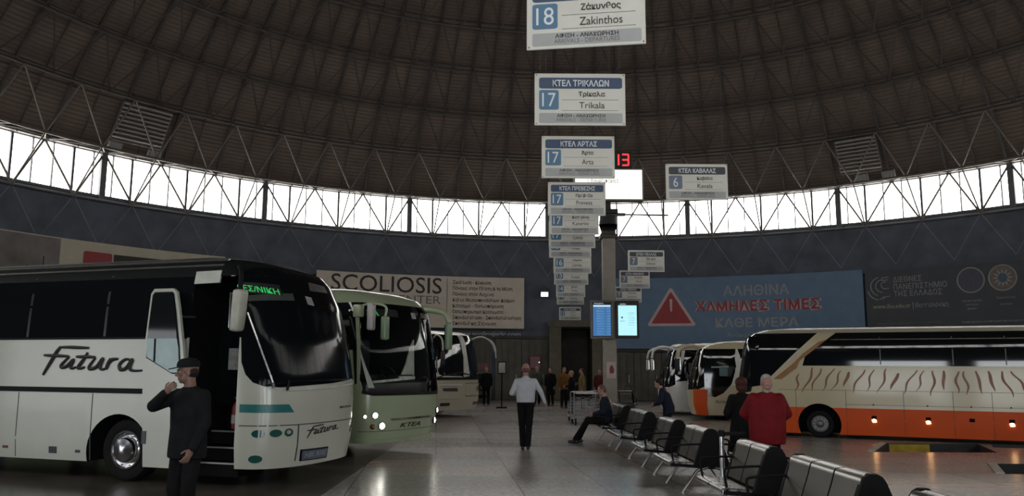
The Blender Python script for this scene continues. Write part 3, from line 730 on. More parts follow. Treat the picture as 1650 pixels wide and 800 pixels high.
for x, y, zb, n_, hd, g_, e_, lab in [(2.98, 12.87, 4.38, '6', 'ΚΤΕΛ ΚΑΒΑΛΑΣ', 'Καβάλα', 'Kavala', 'hanging sign numbered 6 for Kavala, alone in front of the windows'),
                                      (3.67, 22.09, 4.28, '7', 'ΚΤΕΛ ΠΕΛΛΑΣ', 'Έδεσσα', 'Edessa', 'upper bay sign of the small cluster right of the column'),
                                      (4.04, 26.68, 4.26, '7', 'ΚΤΕΛ ΗΜΑΘΙΑΣ', 'Βέροια', 'Veria', 'middle bay sign of the small cluster right of the column'),
                                      (4.37, 30.48, 4.09, '7', 'ΚΤΕΛ ΠΙΕΡΙΑΣ', 'Λιτόχωρο', 'Litochoro', 'lowest bay sign of the small cluster, over the pale cyan screen')]:
    hanging_sign(x, y, zb, n_, hd, g_, e_, lab, 0, True)
# ------------------------------------------------------------------ coaches
def lerp_levels(L, z, k):
    if z <= L[0][0]: return L[0][k]
    for a, b in zip(L, L[1:]):
        if z <= b[0]: return a[k] + (b[k] - a[k]) * (z - a[0]) / (b[0] - a[0])
    return L[-1][k]
class Bus:
    """plan: a superelliptic nose and straight sides; levels (z, nose x, half width, nose depth). +x is forward, +y the coach's left"""
    def __init__(s, name, label, O, head, levels, n=2.5, L=12.0):
        s.lv = levels; s.n = n; s.L = L
        s.root = empty(name, (O[0], O[1], 0), math.atan2(head[1], head[0])); tag(s.root, label, 'coach', 'parked coaches')
    def front(s, u, z):
        xf, w, D = (lerp_levels(s.lv, z, k) for k in (1, 2, 3))
        t = max(-1, min(1, u)) * PI / 2; c, q = abs(math.cos(t)), abs(math.sin(t))
        r = (c ** s.n + q ** s.n) ** (-1 / s.n)
        x = xf - D * (1 - r * c)
        if abs(u) > 1: x -= (abs(u) - 1) * 2
        return Vector((x, math.copysign(w * r * q, u), z))
    def side(s, sd): return lambda x, z: Vector((x, sd * lerp_levels(s.lv, z, 2), z))
    def fp(s, name, poly, m, parent=None, off=.006, thick=.012, step=.09):
        return patch(poly, s.front, [m], name, parent or s.root, off, thick, step, 40, lambda u, z: Vector((1, u * 1.2, 0)))
    def sp(s, name, poly, m, sd, parent=None, off=.006, thick=.012, step=.25):
        return patch(poly, s.side(sd), [m], name, parent or s.root, off, thick, step, 30, lambda x, z: Vector((0, sd, 0)))
    def body(s, bands, mats, names, cutters=(), nf=40):
        """bands: material index of the strip above each level; cutters: MB solids (their index = dark lining)"""
        rings = []
        for z, xf, w, D in s.lv:
            P = [s.front(1 - 2 * i / nf, z) for i in range(nf + 1)]
            x0 = P[-1].x; xr = -s.L + (.25 if w < .9 * s.lv[2][2] else .0) + .5 * max(0, s.lv[2][2] - w)
            ns = 12
            for j in range(1, ns + 1): P.append(Vector((x0 + (xr + .2 - x0) * j / ns, -w, z)))
            P += [Vector((xr + .06, -w + .06, z)), Vector((xr, -w + .2, z)), Vector((xr, 0, z)), Vector((xr, w - .2, z)), Vector((xr + .06, w - .06, z))]
            for j in range(ns, 0, -1): P.append(Vector((x0 + (xr + .2 - x0) * j / ns, w, z)))
            rings.append(P)
        n = len(rings[0]); mb = MB(); vs = [p for r in rings for p in r]; fs = []; mi = []
        for i in range(len(rings) - 1):
            for j in range(n): fs.append((i * n + j, (i + 1) * n + j, (i + 1) * n + (j + 1) % n, i * n + (j + 1) % n)); mi.append(bands[i])
        fs.append(tuple(range(n))); mi.append(len(mats) - 1); fs.append(tuple((len(rings) - 1) * n + j for j in range(n))[::-1]); mi.append(bands[-1])
        mb.v = vs; mb.f = fs; mb.m = mi
        me = mb.mesh('body', mats)
        if cutters:
            o = link('body', me); cs = []
            for c in cutters:
                c.m = [len(mats) - 1] * len(c.f); co = c.build('cutter', mats); cs.append(co)
                md = o.modifiers.new('b', 'BOOLEAN'); md.operation = 'DIFFERENCE'; md.object = co; md.solver = 'EXACT'
            me2 = eval_mesh(o); bpy.data.objects.remove(o)
            for c in cs: bpy.data.objects.remove(c)
            me = me2
        out = {}
        for k, nm in enumerate(names):
            bm = bmesh.new(); bm.from_mesh(me)
            bmesh.ops.delete(bm, geom=[f for f in bm.faces if f.material_index != k], context='FACES')
            if not bm.faces: bm.free(); continue
            for f in bm.faces: f.material_index = 0
            m2 = bpy.data.meshes.new(nm); bm.to_mesh(m2); bm.free(); m2.materials.append(mats[k]); auto_smooth(m2, 32)
            out[nm] = link(nm, m2, s.root)
        return out
    def wheel(s, x, sd, R, yw, rim='chrome', W=.28):
        cz = R; y0 = sd * yw
        T = Matrix.Translation((x, y0, cz)) @ Matrix.Rotation(-sd * PI / 2, 4, 'X')      # lathe +z -> outward
        mb = MB(); mb.lathe([(R * .56, -W), (R * .9, -W), (R * .985, -W * .85), (R, -W * .5), (R * .985, -W * .12), (R * .93, 0), (R * .75, .012), (R * .62, -.004), (R * .56, -.03)], 40, 0, T)
        t = mb.build('wheel', M['tyre_rubber'], s.root, smooth=40)
        mb = MB()
        if rim == 'cap':
            mb.lathe([(R * .62, -.02), (R * .61, .012), (R * .56, .018), (R * .54, -.01), (R * .44, -.02), (R * .40, .045), (R * .36, .07), (R * .2, .085), (R * .08, .10), (0.0001, .102)], 36, 0, T)
        else:
            mb.lathe([(R * .60, -.02), (R * .59, .010), (R * .55, .012), (R * .50, -.05), (R * .30, -.075), (R * .27, -.02), (R * .20, .01), (R * .12, .02), (0.0001, .022)], 36, 0, T)
        mb.build('rim', M['chrome'] if rim == 'cap' else M['dull_alloy'], t, smooth=40)
        for j in range(10):
            a = 2 * PI * j / 10; mb = MB(); c = Vector((R * .42 * math.cos(a), R * .42 * math.sin(a), 0))
            if rim == 'cap': c = Vector((R * .50 * math.cos(a), R * .50 * math.sin(a), 0)); mb.lathe([(R * .025, -.02), (R * .025, .0), (.0001, .004)], 6, 0, T @ Matrix.Translation(c))
            else: mb.lathe([(R * .055, -.075), (R * .055, -.02), (R * .03, -.01), (.0001, -.008)], 8, 0, T @ Matrix.Translation(c))
            mb.build('wheel_nut', M['chrome' if rim == 'cap' else 'pale_alloy'], t)
        return t
def cyl_cut(x, sd, R, cz, y_in, y_out, squash=1.0):
    mb = MB(); P = [(x + R * math.cos(2 * PI * j / 40), cz + R * squash * math.sin(2 * PI * j / 40)) for j in range(40)]
    return mb.prism(P, sd * y_in, sd * y_out, lambda a, b, d: Vector((a, d, b)))
def box_cut(x0, x1, y0, y1, z0, z1): return MB().box(((x0 + x1) / 2, (y0 + y1) / 2, (z0 + z1) / 2), (x1 - x0, y1 - y0, z1 - z0))
def spline(pts, n=6):
    P = [Vector(p) for p in pts]; out = []
    for i in range(len(P) - 1):
        a, b, c, d = P[max(0, i - 1)], P[i], P[i + 1], P[min(len(P) - 1, i + 2)]
        for j in range(n):
            t = j / n; out.append(.5 * ((2 * b) + (c - a) * t + (2 * a - 5 * b + 4 * c - d) * t * t + (3 * b - a - 3 * c + d) * t ** 3))
    return out + [P[-1]]
STROKES = [[(1.12, 1.84), (1.9, 1.88), (2.6, 1.88), (3.25, 1.88)], [(1.22, 1.86), (.98, 1.45), (.62, .55), (.08, -.78)], [(.05, 1.04), (.9, 1.04), (1.85, 1.04)],
           [(1.88, .98), (1.62, .6), (1.36, .15), (1.5, -.02), (1.85, .2), (2.22, .72), (2.06, .1), (2.2, -.06), (2.42, .08)],
           [(3.2, 1.45), (2.95, .8), (2.62, .1), (2.8, .0), (3.05, .12)], [(2.42, 1.03), (3.0, 1.06), (3.75, 1.06)],
           [(3.78, 1.0), (3.52, .5), (3.38, .1), (3.55, -.02), (3.95, .25), (4.3, .95), (4.16, .2), (4.34, -.02), (4.5, .08)], [(4.85, 1.02), (4.7, .5), (4.58, .0)], [(4.68, .45), (4.95, .9), (5.35, 1.0)],
           [(6.3, .9), (5.9, 1.0), (5.5, .5), (5.62, .05), (6.0, .25), (6.35, .98), (6.22, .25), (6.45, .02), (7.1, .08)]]
def script_word(root, fn, m, name='script_lettering', w=.075, lift=.01):
    mb = MB()
    for st in STROKES:
        P = spline([(x, y, 0) for x, y in st], 7); k = len(P); rs = [w * (.55 + .45 * math.sin(PI * (i + .6) / (k + .2))) for i in range(k)]
        P3 = [fn(p.x, p.y) for p in P]
        mb.tube(P3, rs, 6)
    return mb.build(name, m, root)
M_tyre = mat('tyre_rubber', (0.009, 0.009, 0.010), .75, 0, .2, 8, spec=.15)
M_chr = mat('chrome', (0.55, 0.55, 0.56), .16, 1.0, .05, 6)
M_al = mat('dull_alloy', (0.16, 0.16, 0.165), .45, .6, .15, 6)
mat('pale_alloy', (0.45, 0.45, 0.46), .35, .7, .1, 6)
M_bg = mat('tinted_black_glass', (0.0045, 0.0055, 0.0065), .05, 0, .1, 1.5, spec=.5)
M_bw_ = mat('windscreen_black', (0.0045, 0.0055, 0.0065), .09, 0, .1, 1.5, spec=.06)
M_seal = mat('rubber_seal', (0.006, 0.006, 0.007), .5, 0, .1, 6, spec=.12)
M_und = mat('underbody_black', (0.005, 0.005, 0.006), .8, 0, .2, 5, spec=.1)
M_wp = mat('coach_white_paint', (0.44, 0.45, 0.39), .28, 0, .05, 1.2, coat=.3)
M_turq = mat('turquoise_stripe', (0.015, 0.13, 0.135), .35, 0, .05, 3)
M_lens = mat('green_lamp_lens', (0.012, 0.07, 0.06), .08, 0, .1, 8, coat=.5)
M_silv = mat('silver_trim', (0.42, 0.42, 0.40), .25, .8, .08, 3)
M_plate = mat('number_plate_grey', (0.085, 0.105, 0.16), .5, 0, .1, 10)
M_ledg = mat('led_green', (.02, .3, .06), .4, 0, 0, 3, emit=(0.05, .62, .16), estr=.55)
M_gap = mat('panel_gap', (0.05, 0.05, 0.05), .6, 0, .1, 8)
M_paper = mat('paper_notice', (0.27, 0.27, 0.265), .6, 0, .25, 14)
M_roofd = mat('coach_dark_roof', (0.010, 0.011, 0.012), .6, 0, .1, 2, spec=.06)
# ---- the white coach with the open door
LV = [(.28, -.10, 1.22, .66), (.6, -.03, 1.25, .72), (1.2, 0, 1.25, .75), (1.5, -.02, 1.25, .75), (2.10, -.14, 1.25, .75), (2.6, -.29, 1.23, .72), (3.0, -.50, 1.19, .68), (3.15, -.66, 1.12, .62), (3.27, -.98, .98, .6), (3.35, -1.45, .7, .5)]
B = Bus('coach', 'white coach with open door and black script on its side', (-2.706, 12.55), (.949, -.314), LV, 2.5, 12)
cut = [cyl_cut(-2.83, sd, .585, .40, .72, 1.6) for sd in (-1, 1)] + [cyl_cut(-8.9, sd, .585, .40, .72, 1.6) for sd in (-1, 1)] + [box_cut(-1.66, -.80, -1.7, -.30, .20, 2.99)]
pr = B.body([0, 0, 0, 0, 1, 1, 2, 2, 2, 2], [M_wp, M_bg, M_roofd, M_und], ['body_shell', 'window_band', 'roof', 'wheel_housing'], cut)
B.wheel(-2.77, -1, .46, 1.13, 'cap'); B.wheel(-2.77, 1, .46, 1.13, 'cap'); B.wheel(-8.9, -1, .46, 1.13, 'cap'); B.wheel(-8.9, 1, .46, 1.13, 'cap')
for x in (-4.80, -3.345, -6.4, -7.9): B.sp('panel_gap', [(x - .008, .30), (x + .008, .30), (x + .0, 1.28), (x - .016, 1.28)], M_gap, -1, off=.002, thick=.006)
B.sp('rub_strip', [(-11.8, 1.30), (-2.42, 1.285), (-2.42, 1.36), (-11.8, 1.375)], M_seal, -1, off=.014, thick=.03, step=.6)
for x in (-4.74, -3.218, -6.25, -7.75): B.sp('window_divider', [(x - .022, 2.13), (x + .022, 2.13), (x + .025, 3.05), (x - .019, 3.05)], M['turquoise_dark'] if 'turquoise_dark' in M else mat('divider_grey', (.022, .026, .028), .3), -1, off=.004, thick=.008)
B.sp('belt_trim', [(-11.7, 2.085), (-1.70, 2.085), (-1.70, 2.115), (-11.7, 2.115)], M_seal, -1, off=.008, thick=.016, step=.6)
for z, w in ((3.125, .012), (3.222, .014)): B.sp('roof_trim', [(-11.5, z - w), (-1.25, z + .04 - w), (-1.25, z + .04 + w), (-11.5, z + w)], M_silv, -1, off=.012, thick=.02, step=.4)
B.sp('side_marker', [(-5.06, .42), (-4.95, .42), (-4.95, .46), (-5.06, .46)], mat('marker_red', (.13, .025, .015), .3), -1)
B.sp('flap_latch', [(-4.13, .375), (-3.98, .375), (-3.98, .475), (-4.13, .475)], mat('latch_black', (.015, .02, .03), .4), -1)
B.sp('side_marker', [(-3.62, .40), (-3.53, .40), (-3.53, .44), (-3.62, .44)], M['latch_black'], -1)
sfn = B.side(-1)
script_word(B.root, lambda x, y: sfn(-4.37 + x * .2700, 1.675 - .009 * x + y * .165) + Vector((0, -.008, 0)), M_ink, w=.030)
B.sp('number_board', [(-1.66, 2.885), (-1.22, 2.895), (-1.225, 3.075), (-1.665, 3.065)], mat('white_board', (.42, .44, .40), .5), -1, off=.02, thick=.03)
# doorway: steps, pale tread edges, inner partition with notices, extinguisher
for k, (z, y) in enumerate(((.33, -1.10), (.52, -.86), (.73, -.62))):
    MB().box((-1.23, y + .28, z - .09), (.84, .60, .18)).build('step', M_und, B.root)
    MB().box((-1.23, y - .03, z + .004), (.84, .03, .022)).build('tread_edge', mat('tread_metal', (.30, .30, .29), .4, .5), B.root)
MB().box((-1.24, -.58, 2.05), (.82, .03, 1.84)).build('partition', M_bg, B.root)
MB().box((-1.30, -.602, 1.80), (.31, .012, .32)).build('notice', M_paper, B.root)
MB().box((-1.42, -.602, 2.74), (.15, .012, .13)).build('notice', mat('paper_dim', (.12, .12, .12), .6), B.root)
mb = MB(); mb.lathe([(.0001, 0), (.07, .0), (.075, .02), (.075, .30), (.05, .36), (.02, .38), (.02, .42), (.045, .43), (.045, .45), (.0001, .46)], 16, 0, Matrix.Translation((-1.02, -.92, .80)))
e_ = mb.build('fire_extinguisher', mat('extinguisher_red', (.16, .012, .012), .4), B.root, smooth=40)
MB().lathe([(.077, .08), (.077, .2)], 16, 0, Matrix.Translation((-1.02, -.92, .80))).build('extinguisher_label', M_paper, e_)
# the plug door, swung back along the side
M_dglass = mat('door_glass_black', (.008, .010, .011), .05, 0, .1, 2)
DY = lambda x, z, d=0.0: Vector((x, -1.36 - d, z))
outline = [(-2.20, .27), (-1.52, .27), (-1.57, 1.60), (-1.63, 1.96), (-1.735, 2.49), (-1.80, 2.76), (-1.86, 2.81), (-2.20, 2.81), (-2.255, 2.74), (-2.30, 2.10), (-2.315, 1.60)]
door = MB().prism(outline, 0, .05, DY).build('door', M_wp, B.root)
glass = [(-2.245, 1.82), (-1.80, 1.60), (-1.66, 1.60), (-1.70, 1.96), (-1.80, 2.50), (-1.85, 2.72), (-1.88, 2.745), (-2.17, 2.745), (-2.205, 2.70), (-2.24, 2.25)]
cx_, cz_ = -1.98, 2.2
MB().prism([(cx_ + (x - cx_) * 1.06, cz_ + (z - cz_) * 1.03) for x, z in glass], .05, .058, DY).build('door_glass_seal', M_seal, door)
up_ = [(-2.262, 2.085), (-1.738, 2.085), (-1.80, 2.50), (-1.85, 2.72), (-1.88, 2.745), (-2.17, 2.745), (-2.205, 2.70), (-2.24, 2.25)]
lo_ = [(-2.245, 1.82), (-1.80, 1.60), (-1.66, 1.60), (-1.70, 1.96), (-1.738, 2.085), (-2.262, 2.085)]
MB().prism(up_, .058, .064, DY).build('door_glass', M_dglass, door)
MB().prism(lo_, .058, .064, DY).build('door_glass', mat('door_glass_see_through', (.20, .31, .31), .12, 0, .2, 2.5), door)
MB().prism([(-2.13, 2.085), (-2.10, 2.085), (-2.09, 1.75), (-2.12, 1.76)], .064, .068, DY).build('glass_bar', M_seal, door)
MB().prism([(-2.245, .59), (-2.175, .59), (-2.175, .77), (-2.245, .77)], .05, .062, DY).build('door_handle', M['latch_black'], door)
for z in (.7, 1.5, 2.4): MB().bar((-1.75, -1.36, z), (-1.60, -1.22, z), .03).build('door_hinge_arm', M_seal, B.root)
# nose
ws = [(-.90, 2.10), (-.935, 1.75), (-.90, 1.58), (-.82, 1.47), (-.70, 1.415), (-.55, 1.40), (-.28, 1.425), (0, 1.445), (.28, 1.49), (.45, 1.49), (.62, 1.55), (.78, 1.72), (.86, 2.0), (.84, 2.6), (.74, 2.98), (.58, 3.11), (.2, 3.17), (-.2, 3.17), (-.58, 3.13), (-.78, 3.0), (-.86, 2.7)]
scr = B.fp('windscreen', ws, M_bw_, off=.008)
B.fp('destination_display', [(-.80, 2.74), (-.40, 2.72), (-.40, 2.88), (-.80, 2.90)], M_dark, off=.012, thick=.004)
dsp = text('ΘΕΣ/ΝΙΚΗ', M_ledg, B.root, lambda a, b, l: B.front(-.635 + a, 2.80 + b - a * .12) + Vector((.018 + max(0, l), -.012, 0)), 'destination_lettering', width=.42, height=.088, bold=.012, depth=.003)
B.fp('sun_strip', [(-.75, 2.615), (-.30, 2.66), (-.29, 2.77), (-.74, 2.70)], mat('strip_grey_green', (.05, .06, .052), .3), off=.011, thick=.004)
B.fp('toll_sticker', [(-.16, 2.62), (-.08, 2.61), (-.075, 2.74), (-.155, 2.75)], M_paper, off=.011, thick=.003)
B.fp('screen_sticker', [(-.05, 2.85), (.25, 2.86), (.24, 2.97), (-.02, 2.99)], mat('sticker_dim', (.06, .06, .06), .5, 0, .6, 20), off=.011, thick=.003)
mb = MB(); P = [B.front(u, z) + Vector((.05, -.03, 0)) for u, z in [(-.80 + .165 * j / 10, 2.45 - .98 * j / 10) for j in range(11)]]
mb.tube(P, .016, 6); mb.tube([P[-1], B.front(-.62, 1.40) + Vector((.03, -.02, 0))], .022, 6); mb.build('wiper', M_silv, B.root)
mb = MB(); P = [B.front(u, z) + Vector((.035, 0, 0)) for u, z in [(-.70 + .92 * j / 16, 1.43 + .05 * min(1, j / 5) + .015 * j / 16) for j in range(17)]]
mb.tube(P, .014, 6); mb.tube([B.front(-.52, 1.36) + Vector((.05, 0, 0)), B.front(-.5, 1.5) + Vector((.05, 0, 0))], .02, 6); mb.build('wiper', M_seal, B.root)
mb = MB(); P = [B.front(u, z) + Vector((.02, .02, 0)) for u, z in [(.60, 3.1), (.66, 2.95), (.70, 2.6), (.71, 2.2), (.70, 1.9), (.66, 1.6)]]; mb.tube(spline(P, 4), .022, 6); mb.build('pillar_trim', M_silv, B.root, smooth=50)
B.fp('screen_sill', [(-.5, 1.375), (0, 1.40), (.4, 1.44), (.62, 1.50), (.62, 1.47), (.4, 1.41), (0, 1.37), (-.5, 1.35)], M['white_board'], off=.02, thick=.03)
B.fp('nose_stripe', [(-.99, 1.055), (-.426, 1.048), (-.476, 1.164), (-.99, 1.168)], M_turq, off=.004, thick=.006)
B.fp('panel_gap', [(-.99, .865), (.7, .865), (.7, .88), (-.99, .88)], M_gap, off=.003, thick=.006)
B.fp('panel_gap', [(-.375, .36), (-.363, .36), (-.37, .865), (-.382, .865)], M_gap, off=.003, thick=.006)
for (u, z, du, dz) in ((-.748, .765, .076, .060), (-.576, .768, .062, .060), (-.462, .771, .042, .064), (-.757, .42, .088, .062)):
    B.fp('lamp_rim', [(u + du * math.cos(2 * PI * j / 20), z + dz * math.sin(2 * PI * j / 20)) for j in range(20)], M['white_board'], off=.006, thick=.01, step=.2)
    B.fp('lamp', [(u + du * .9 * math.cos(2 * PI * j / 20), z + dz * .88 * math.sin(2 * PI * j / 20)) for j in range(20)], M_lens, off=.010, thick=.01, step=.2)
    B.fp('lamp', [(-u + du * .9 * math.cos(2 * PI * j / 20), z + dz * .88 * math.sin(2 * PI * j / 20)) for j in range(20)], M_lens, off=.010, thick=.01, step=.2)
B.fp('lamp_dot', [(-.462 + .02 * math.cos(2 * PI * j / 10), .778 + .028 * math.sin(2 * PI * j / 10)) for j in range(10)], M_paper, off=.014, thick=.004, step=.2)
script_word(B.root, lambda x, y: B.front(-.29 + x * .058, .715 + x * .006 + y * .058) + Vector((.006, -.004, 0)), M_ink, w=.011)
text('BOVA', M_ink, B.root, lambda a, b, l: B.front(.235 + a, 1.075 + b) + Vector((.006 + max(0, l), 0, 0)), width=.24, height=.035, bold=.02, depth=.003)
B.fp('number_plate', [(-.325, .352), (0, .345), (-.01, .505), (-.335, .515)], M_seal, off=.016, thick=.02)
pl = B.fp('plate_face', [(-.312, .367), (-.012, .36), (-.02, .488), (-.32, .498)], M_plate, off=.022, thick=.01)
text('NIK 8183', M_paper, B.root, lambda a, b, l: B.front(-.166 + a, .43 + b) + Vector((.026 + max(0, l), 0, 0)), width=.25, height=.075, depth=.003, bold=.01)
B.fp('tow_cover', [(.36, .68), (.40, .66), (.43, .74), (.39, .77)], M_ink, off=.005, thick=.008)
# mirror on its arm, door side
mr = MB().rbox((-.80, -1.30, 2.48), (.16, .21, .60), .05, 0, Matrix.Rotation(.10, 3, 'Y') @ Matrix.Rotation(.05, 3, 'X'), 3).build('mirror', mat('mirror_housing_cream', (.42, .42, .36), .4), B.root, smooth=50)
MB().box((-.885, -1.31, 2.48), (.012, .17, .5)).build('mirror_glass', M_chr, mr)
MB().tube(spline([(-1.05, -1.02, 3.14), (-.9, -1.18, 3.10), (-.80, -1.28, 2.98), (-.80, -1.30, 2.74)], 4), .035, 8).build('mirror_arm', M_roofd, B.root, smooth=50)
# ---- the green coach, headlights on
LV2 = [(.28, -.12, 1.06, .40), (.6, -.03, 1.12, .43), (1.0, 0, 1.16, .45), (1.35, -.02, 1.17, .45), (2.0, -.10, 1.17, .45), (2.7, -.26, 1.14, .45), (2.9, -.34, 1.11, .45), (3.04, -.48, 1.03, .42), (3.16, -.85, .86, .4), (3.24, -1.4, .56, .35)]
M_gp = mat('coach_green_paint', (0.29, 0.345, 0.225), .3, 0, .05, 1.2, coat=.3)
M_head = mat('headlamp_lit', (.9, .9, .85), .2, 0, 0, 3, emit=(1.0, .97, .86), estr=28)
d2, l2 = Vector((.865, -.5)), Vector((.5, .865))
A2 = Vector((-2.816, 15.348))
B = Bus('coach', 'pale green coach with headlights on beside the white coach', A2 + .45 * d2 + 1.06 * l2, d2, LV2, 2.8, 12)
wz = [(-.97, 1.30), (-.6, 1.19), (0, 1.17), (.55, 1.17), (.66, 1.22), (.69, 1.45), (.68, 2.0), (.66, 2.6), (.60, 2.83), (.3, 2.88), (-.3, 2.885), (-.66, 2.86), (-.74, 2.7), (-.80, 2.0), (-.86, 1.5)]
wz = [(-.84, 1.45), (-.76, 1.24), (-.62, 1.19), (0, 1.17), (.55, 1.17), (.66, 1.22), (.69, 1.45), (.68, 2.0), (.66, 2.6), (.60, 2.83), (.3, 2.88), (-.3, 2.885), (-.60, 2.86), (-.68, 2.7), (-.76, 2.0)]
P3 = [B.front(u, z) for u, z in wz]
cut = [cyl_cut(-2.7, sd, .58, .42, .68, 1.6) for sd in (-1, 1)] + [cyl_cut(-8.6, sd, .58, .42, .68, 1.6) for sd in (-1, 1)]
mb = MB(); mb.prism([(p.y, p.z) for p in P3], -2.4, .6, lambda a, b, d: Vector((d, a, b)))
cut.append(mb)
M_in = mat('cab_lining_dark', (.012, .012, .012), .7, 0, .2, 4)
B.body([0, 0, 0, 0, 1, 1, 0, 0, 0, 0], [M_gp, M_bg, M_in], ['body_shell', 'window_band', 'cab_lining'], cut)
for sd in (-1, 1):
    B.wheel(-2.7, sd, .47, 1.05, 'nuts'); B.wheel(-8.6, sd, .47, 1.05, 'nuts')
B.fp('windscreen', wz, glass_mat('windscreen_glass', (.86, .88, .87), .02, 1.12), off=.004, thick=.008)
# green pillar left of the screen, dark quarter light behind it
B.fp('pillar_cover', [(-.93, 1.28), (-.80, 1.20), (-.845, 1.45), (-.775, 2.0), (-.70, 2.72), (-.78, 2.80), (-.835, 2.2), (-.90, 1.6)], M_gp, off=.016, thick=.02)
B.fp('quarter_light', [(-1.0, 1.36), (-.90, 1.40), (-.83, 2.1), (-.77, 2.76), (-1.0, 2.76)], M_bg, off=.006)
B.fp('quarter_light', [(.70, 1.25), (.97, 1.25), (.95, 2.0), (.92, 2.6), (.72, 2.66), (.69, 2.0)], M_bg, off=.006)
B.fp('pillar_trim', [(.665, 2.2), (.70, 2.2), (.685, 2.80), (.63, 2.83)], M_silv, off=.014, thick=.02)
B.fp('screen_base', [(-.80, 1.20), (-.60, 1.16), (.58, 1.14), (.80, 1.18), (.82, 1.36), (.69, 1.40), (.62, 1.22), (.2, 1.185), (-.6, 1.20), (-.78, 1.28)], M_seal, off=.014, thick=.02)
# dashboard, wheel and seat seen through the screen
mb = MB(); mb.rbox((-.62, 0, 1.24), (.55, 2.0, .32), .08); mb.rbox((-.70, .5, 1.42), (.3, .6, .22), .06); mb.build('dashboard', mat('dash_grey', (.03, .03, .03), .5), B.root, smooth=40)
mb = MB(); mb.rbox((-.34, -.25, 1.43), (.04, 1.15, .05), .012, 0, Matrix.Rotation(.05, 3, 'X')); mb.rbox((-.36, .25, 1.47), (.05, .5, .07), .02); mb.build('dash_papers', mat('dash_pale', (.75, .74, .70), .5, 0, .35, 9), B.root)
MB().prism([(.50, 1.50), (.94, 1.46), (.90, 2.25), (.80, 2.1), (.66, 1.75)], -1.02, -.99, lambda a, b, d: Vector((d + .3, a, b))).build('side_blind', mat('blind_cream', (.75, .72, .66), .7), B.root)
B.fp('inner_pillar', [(-.82, 1.98), (-.80, 2.02), (-.60, 1.47), (-.55, 1.30), (-.66, 1.30)], mat('inner_pillar_pale', (.72, .70, .65), .5), off=-.03, thick=.02)
swm = Matrix.Translation((-.98, .45, 1.55)) @ Matrix.Rotation(.9, 4, 'Y')
mb = MB(); mb.tube([swm @ Vector((.21 * math.cos(2 * PI * j / 24), .21 * math.sin(2 * PI * j / 24), 0)) for j in range(24)], .016, 6, closed=True)
for j in range(3): mb.tube([swm @ Vector((0, 0, -.03)), swm @ Vector((.2 * math.cos(2 * PI * j / 3), .2 * math.sin(2 * PI * j / 3), 0))], .014, 5)
mb.build('steering_wheel', M_dark, B.root)
mb = MB(); mb.rbox((-1.5, .45, 1.45), (.5, .5, .16), .05); mb.rbox((-1.75, .45, 1.85), (.16, .5, .8), .06); mb.build('driver_seat', mat('seat_cloth', (.03, .035, .045), .8), B.root, smooth=40)
# lamps, bar, plate
def lamp(u, z, r, m, nm='headlamp', off=.018):
    c = B.front(u, z); n_ = (Vector((1, u * .9, 0))).normalized()
    T = Matrix.Translation(c + n_ * off) @ n_.to_track_quat('Z', 'Y').to_matrix().to_4x4()
    b = MB().lathe([(r * 1.25, -.02), (r * 1.25, .004), (r * 1.02, .010), (r * 1.02, -.005)], 20, 0, T).build(nm + '_bezel', M_seal, B.root, smooth=40)
    return MB().lathe([(r, -.004), (r * .8, .012), (r * .4, .02), (.0001, .022)], 20, 0, T).build(nm, m, b, smooth=60)
M_amb = mat('indicator_amber', (.20, .03, .015), .2, 0, .1, 5)
M_hd2 = mat('headlamp_small_lit', (.9, .9, .85), .2, 0, 0, 3, emit=(1.0, .97, .86), estr=9)
lamp(-.56, .80, .050, M_head); lamp(-.46, .605, .056, M_head); lamp(-.74, .78, .030, M_hd2); lamp(-.60, .595, .035, M_amb, 'indicator')
lamp(.56, .82, .050, M_head); lamp(.47, .625, .056, M_head); lamp(.60, .60, .035, M_amb, 'indicator')
B.fp('chrome_bar', [(-.34, .70), (.36, .70), (.36, .735), (-.34, .735)], M_chr, off=.02, thick=.03)
text('KTEA', M_ink, B.root, lambda a, b, l: B.front(-.02 + a, .595 + b) + Vector((.010 + max(0, l), 0, 0)), width=.36, height=.085, depth=.004, bold=.02, italic=.3)
B.fp('panel_gap', [(-.95, .50), (.95, .50), (.95, .51), (-.95, .51)], M_gap, off=.003, thick=.006)
B.fp('bumper_lip', [(-1, .29), (1, .29), (1, .36), (-1, .36)], M_gp, off=.03, thick=.05)
B.fp('destination_display', [(-.60, 2.64), (-.1, 2.66), (-.1, 2.80), (-.58, 2.80)], M_dark, off=-.02, thick=.02)
text('ΣΑ', M_ledg, B.root, lambda a, b, l: B.front(-.48 + a, 2.70 + b) + Vector((-.010, 0, 0)), 'destination_lettering', width=.17, height=.10, bold=.02, depth=.003)
B.fp('screen_sticker', [(.12, 2.64), (.20, 2.64), (.20, 2.76), (.12, 2.76)], M_paper, off=.008, thick=.003)
B.fp('screen_sticker', [(.30, 2.68), (.52, 2.66), (.50, 2.76), (.32, 2.78)], M['sticker_dim'], off=.008, thick=.003)
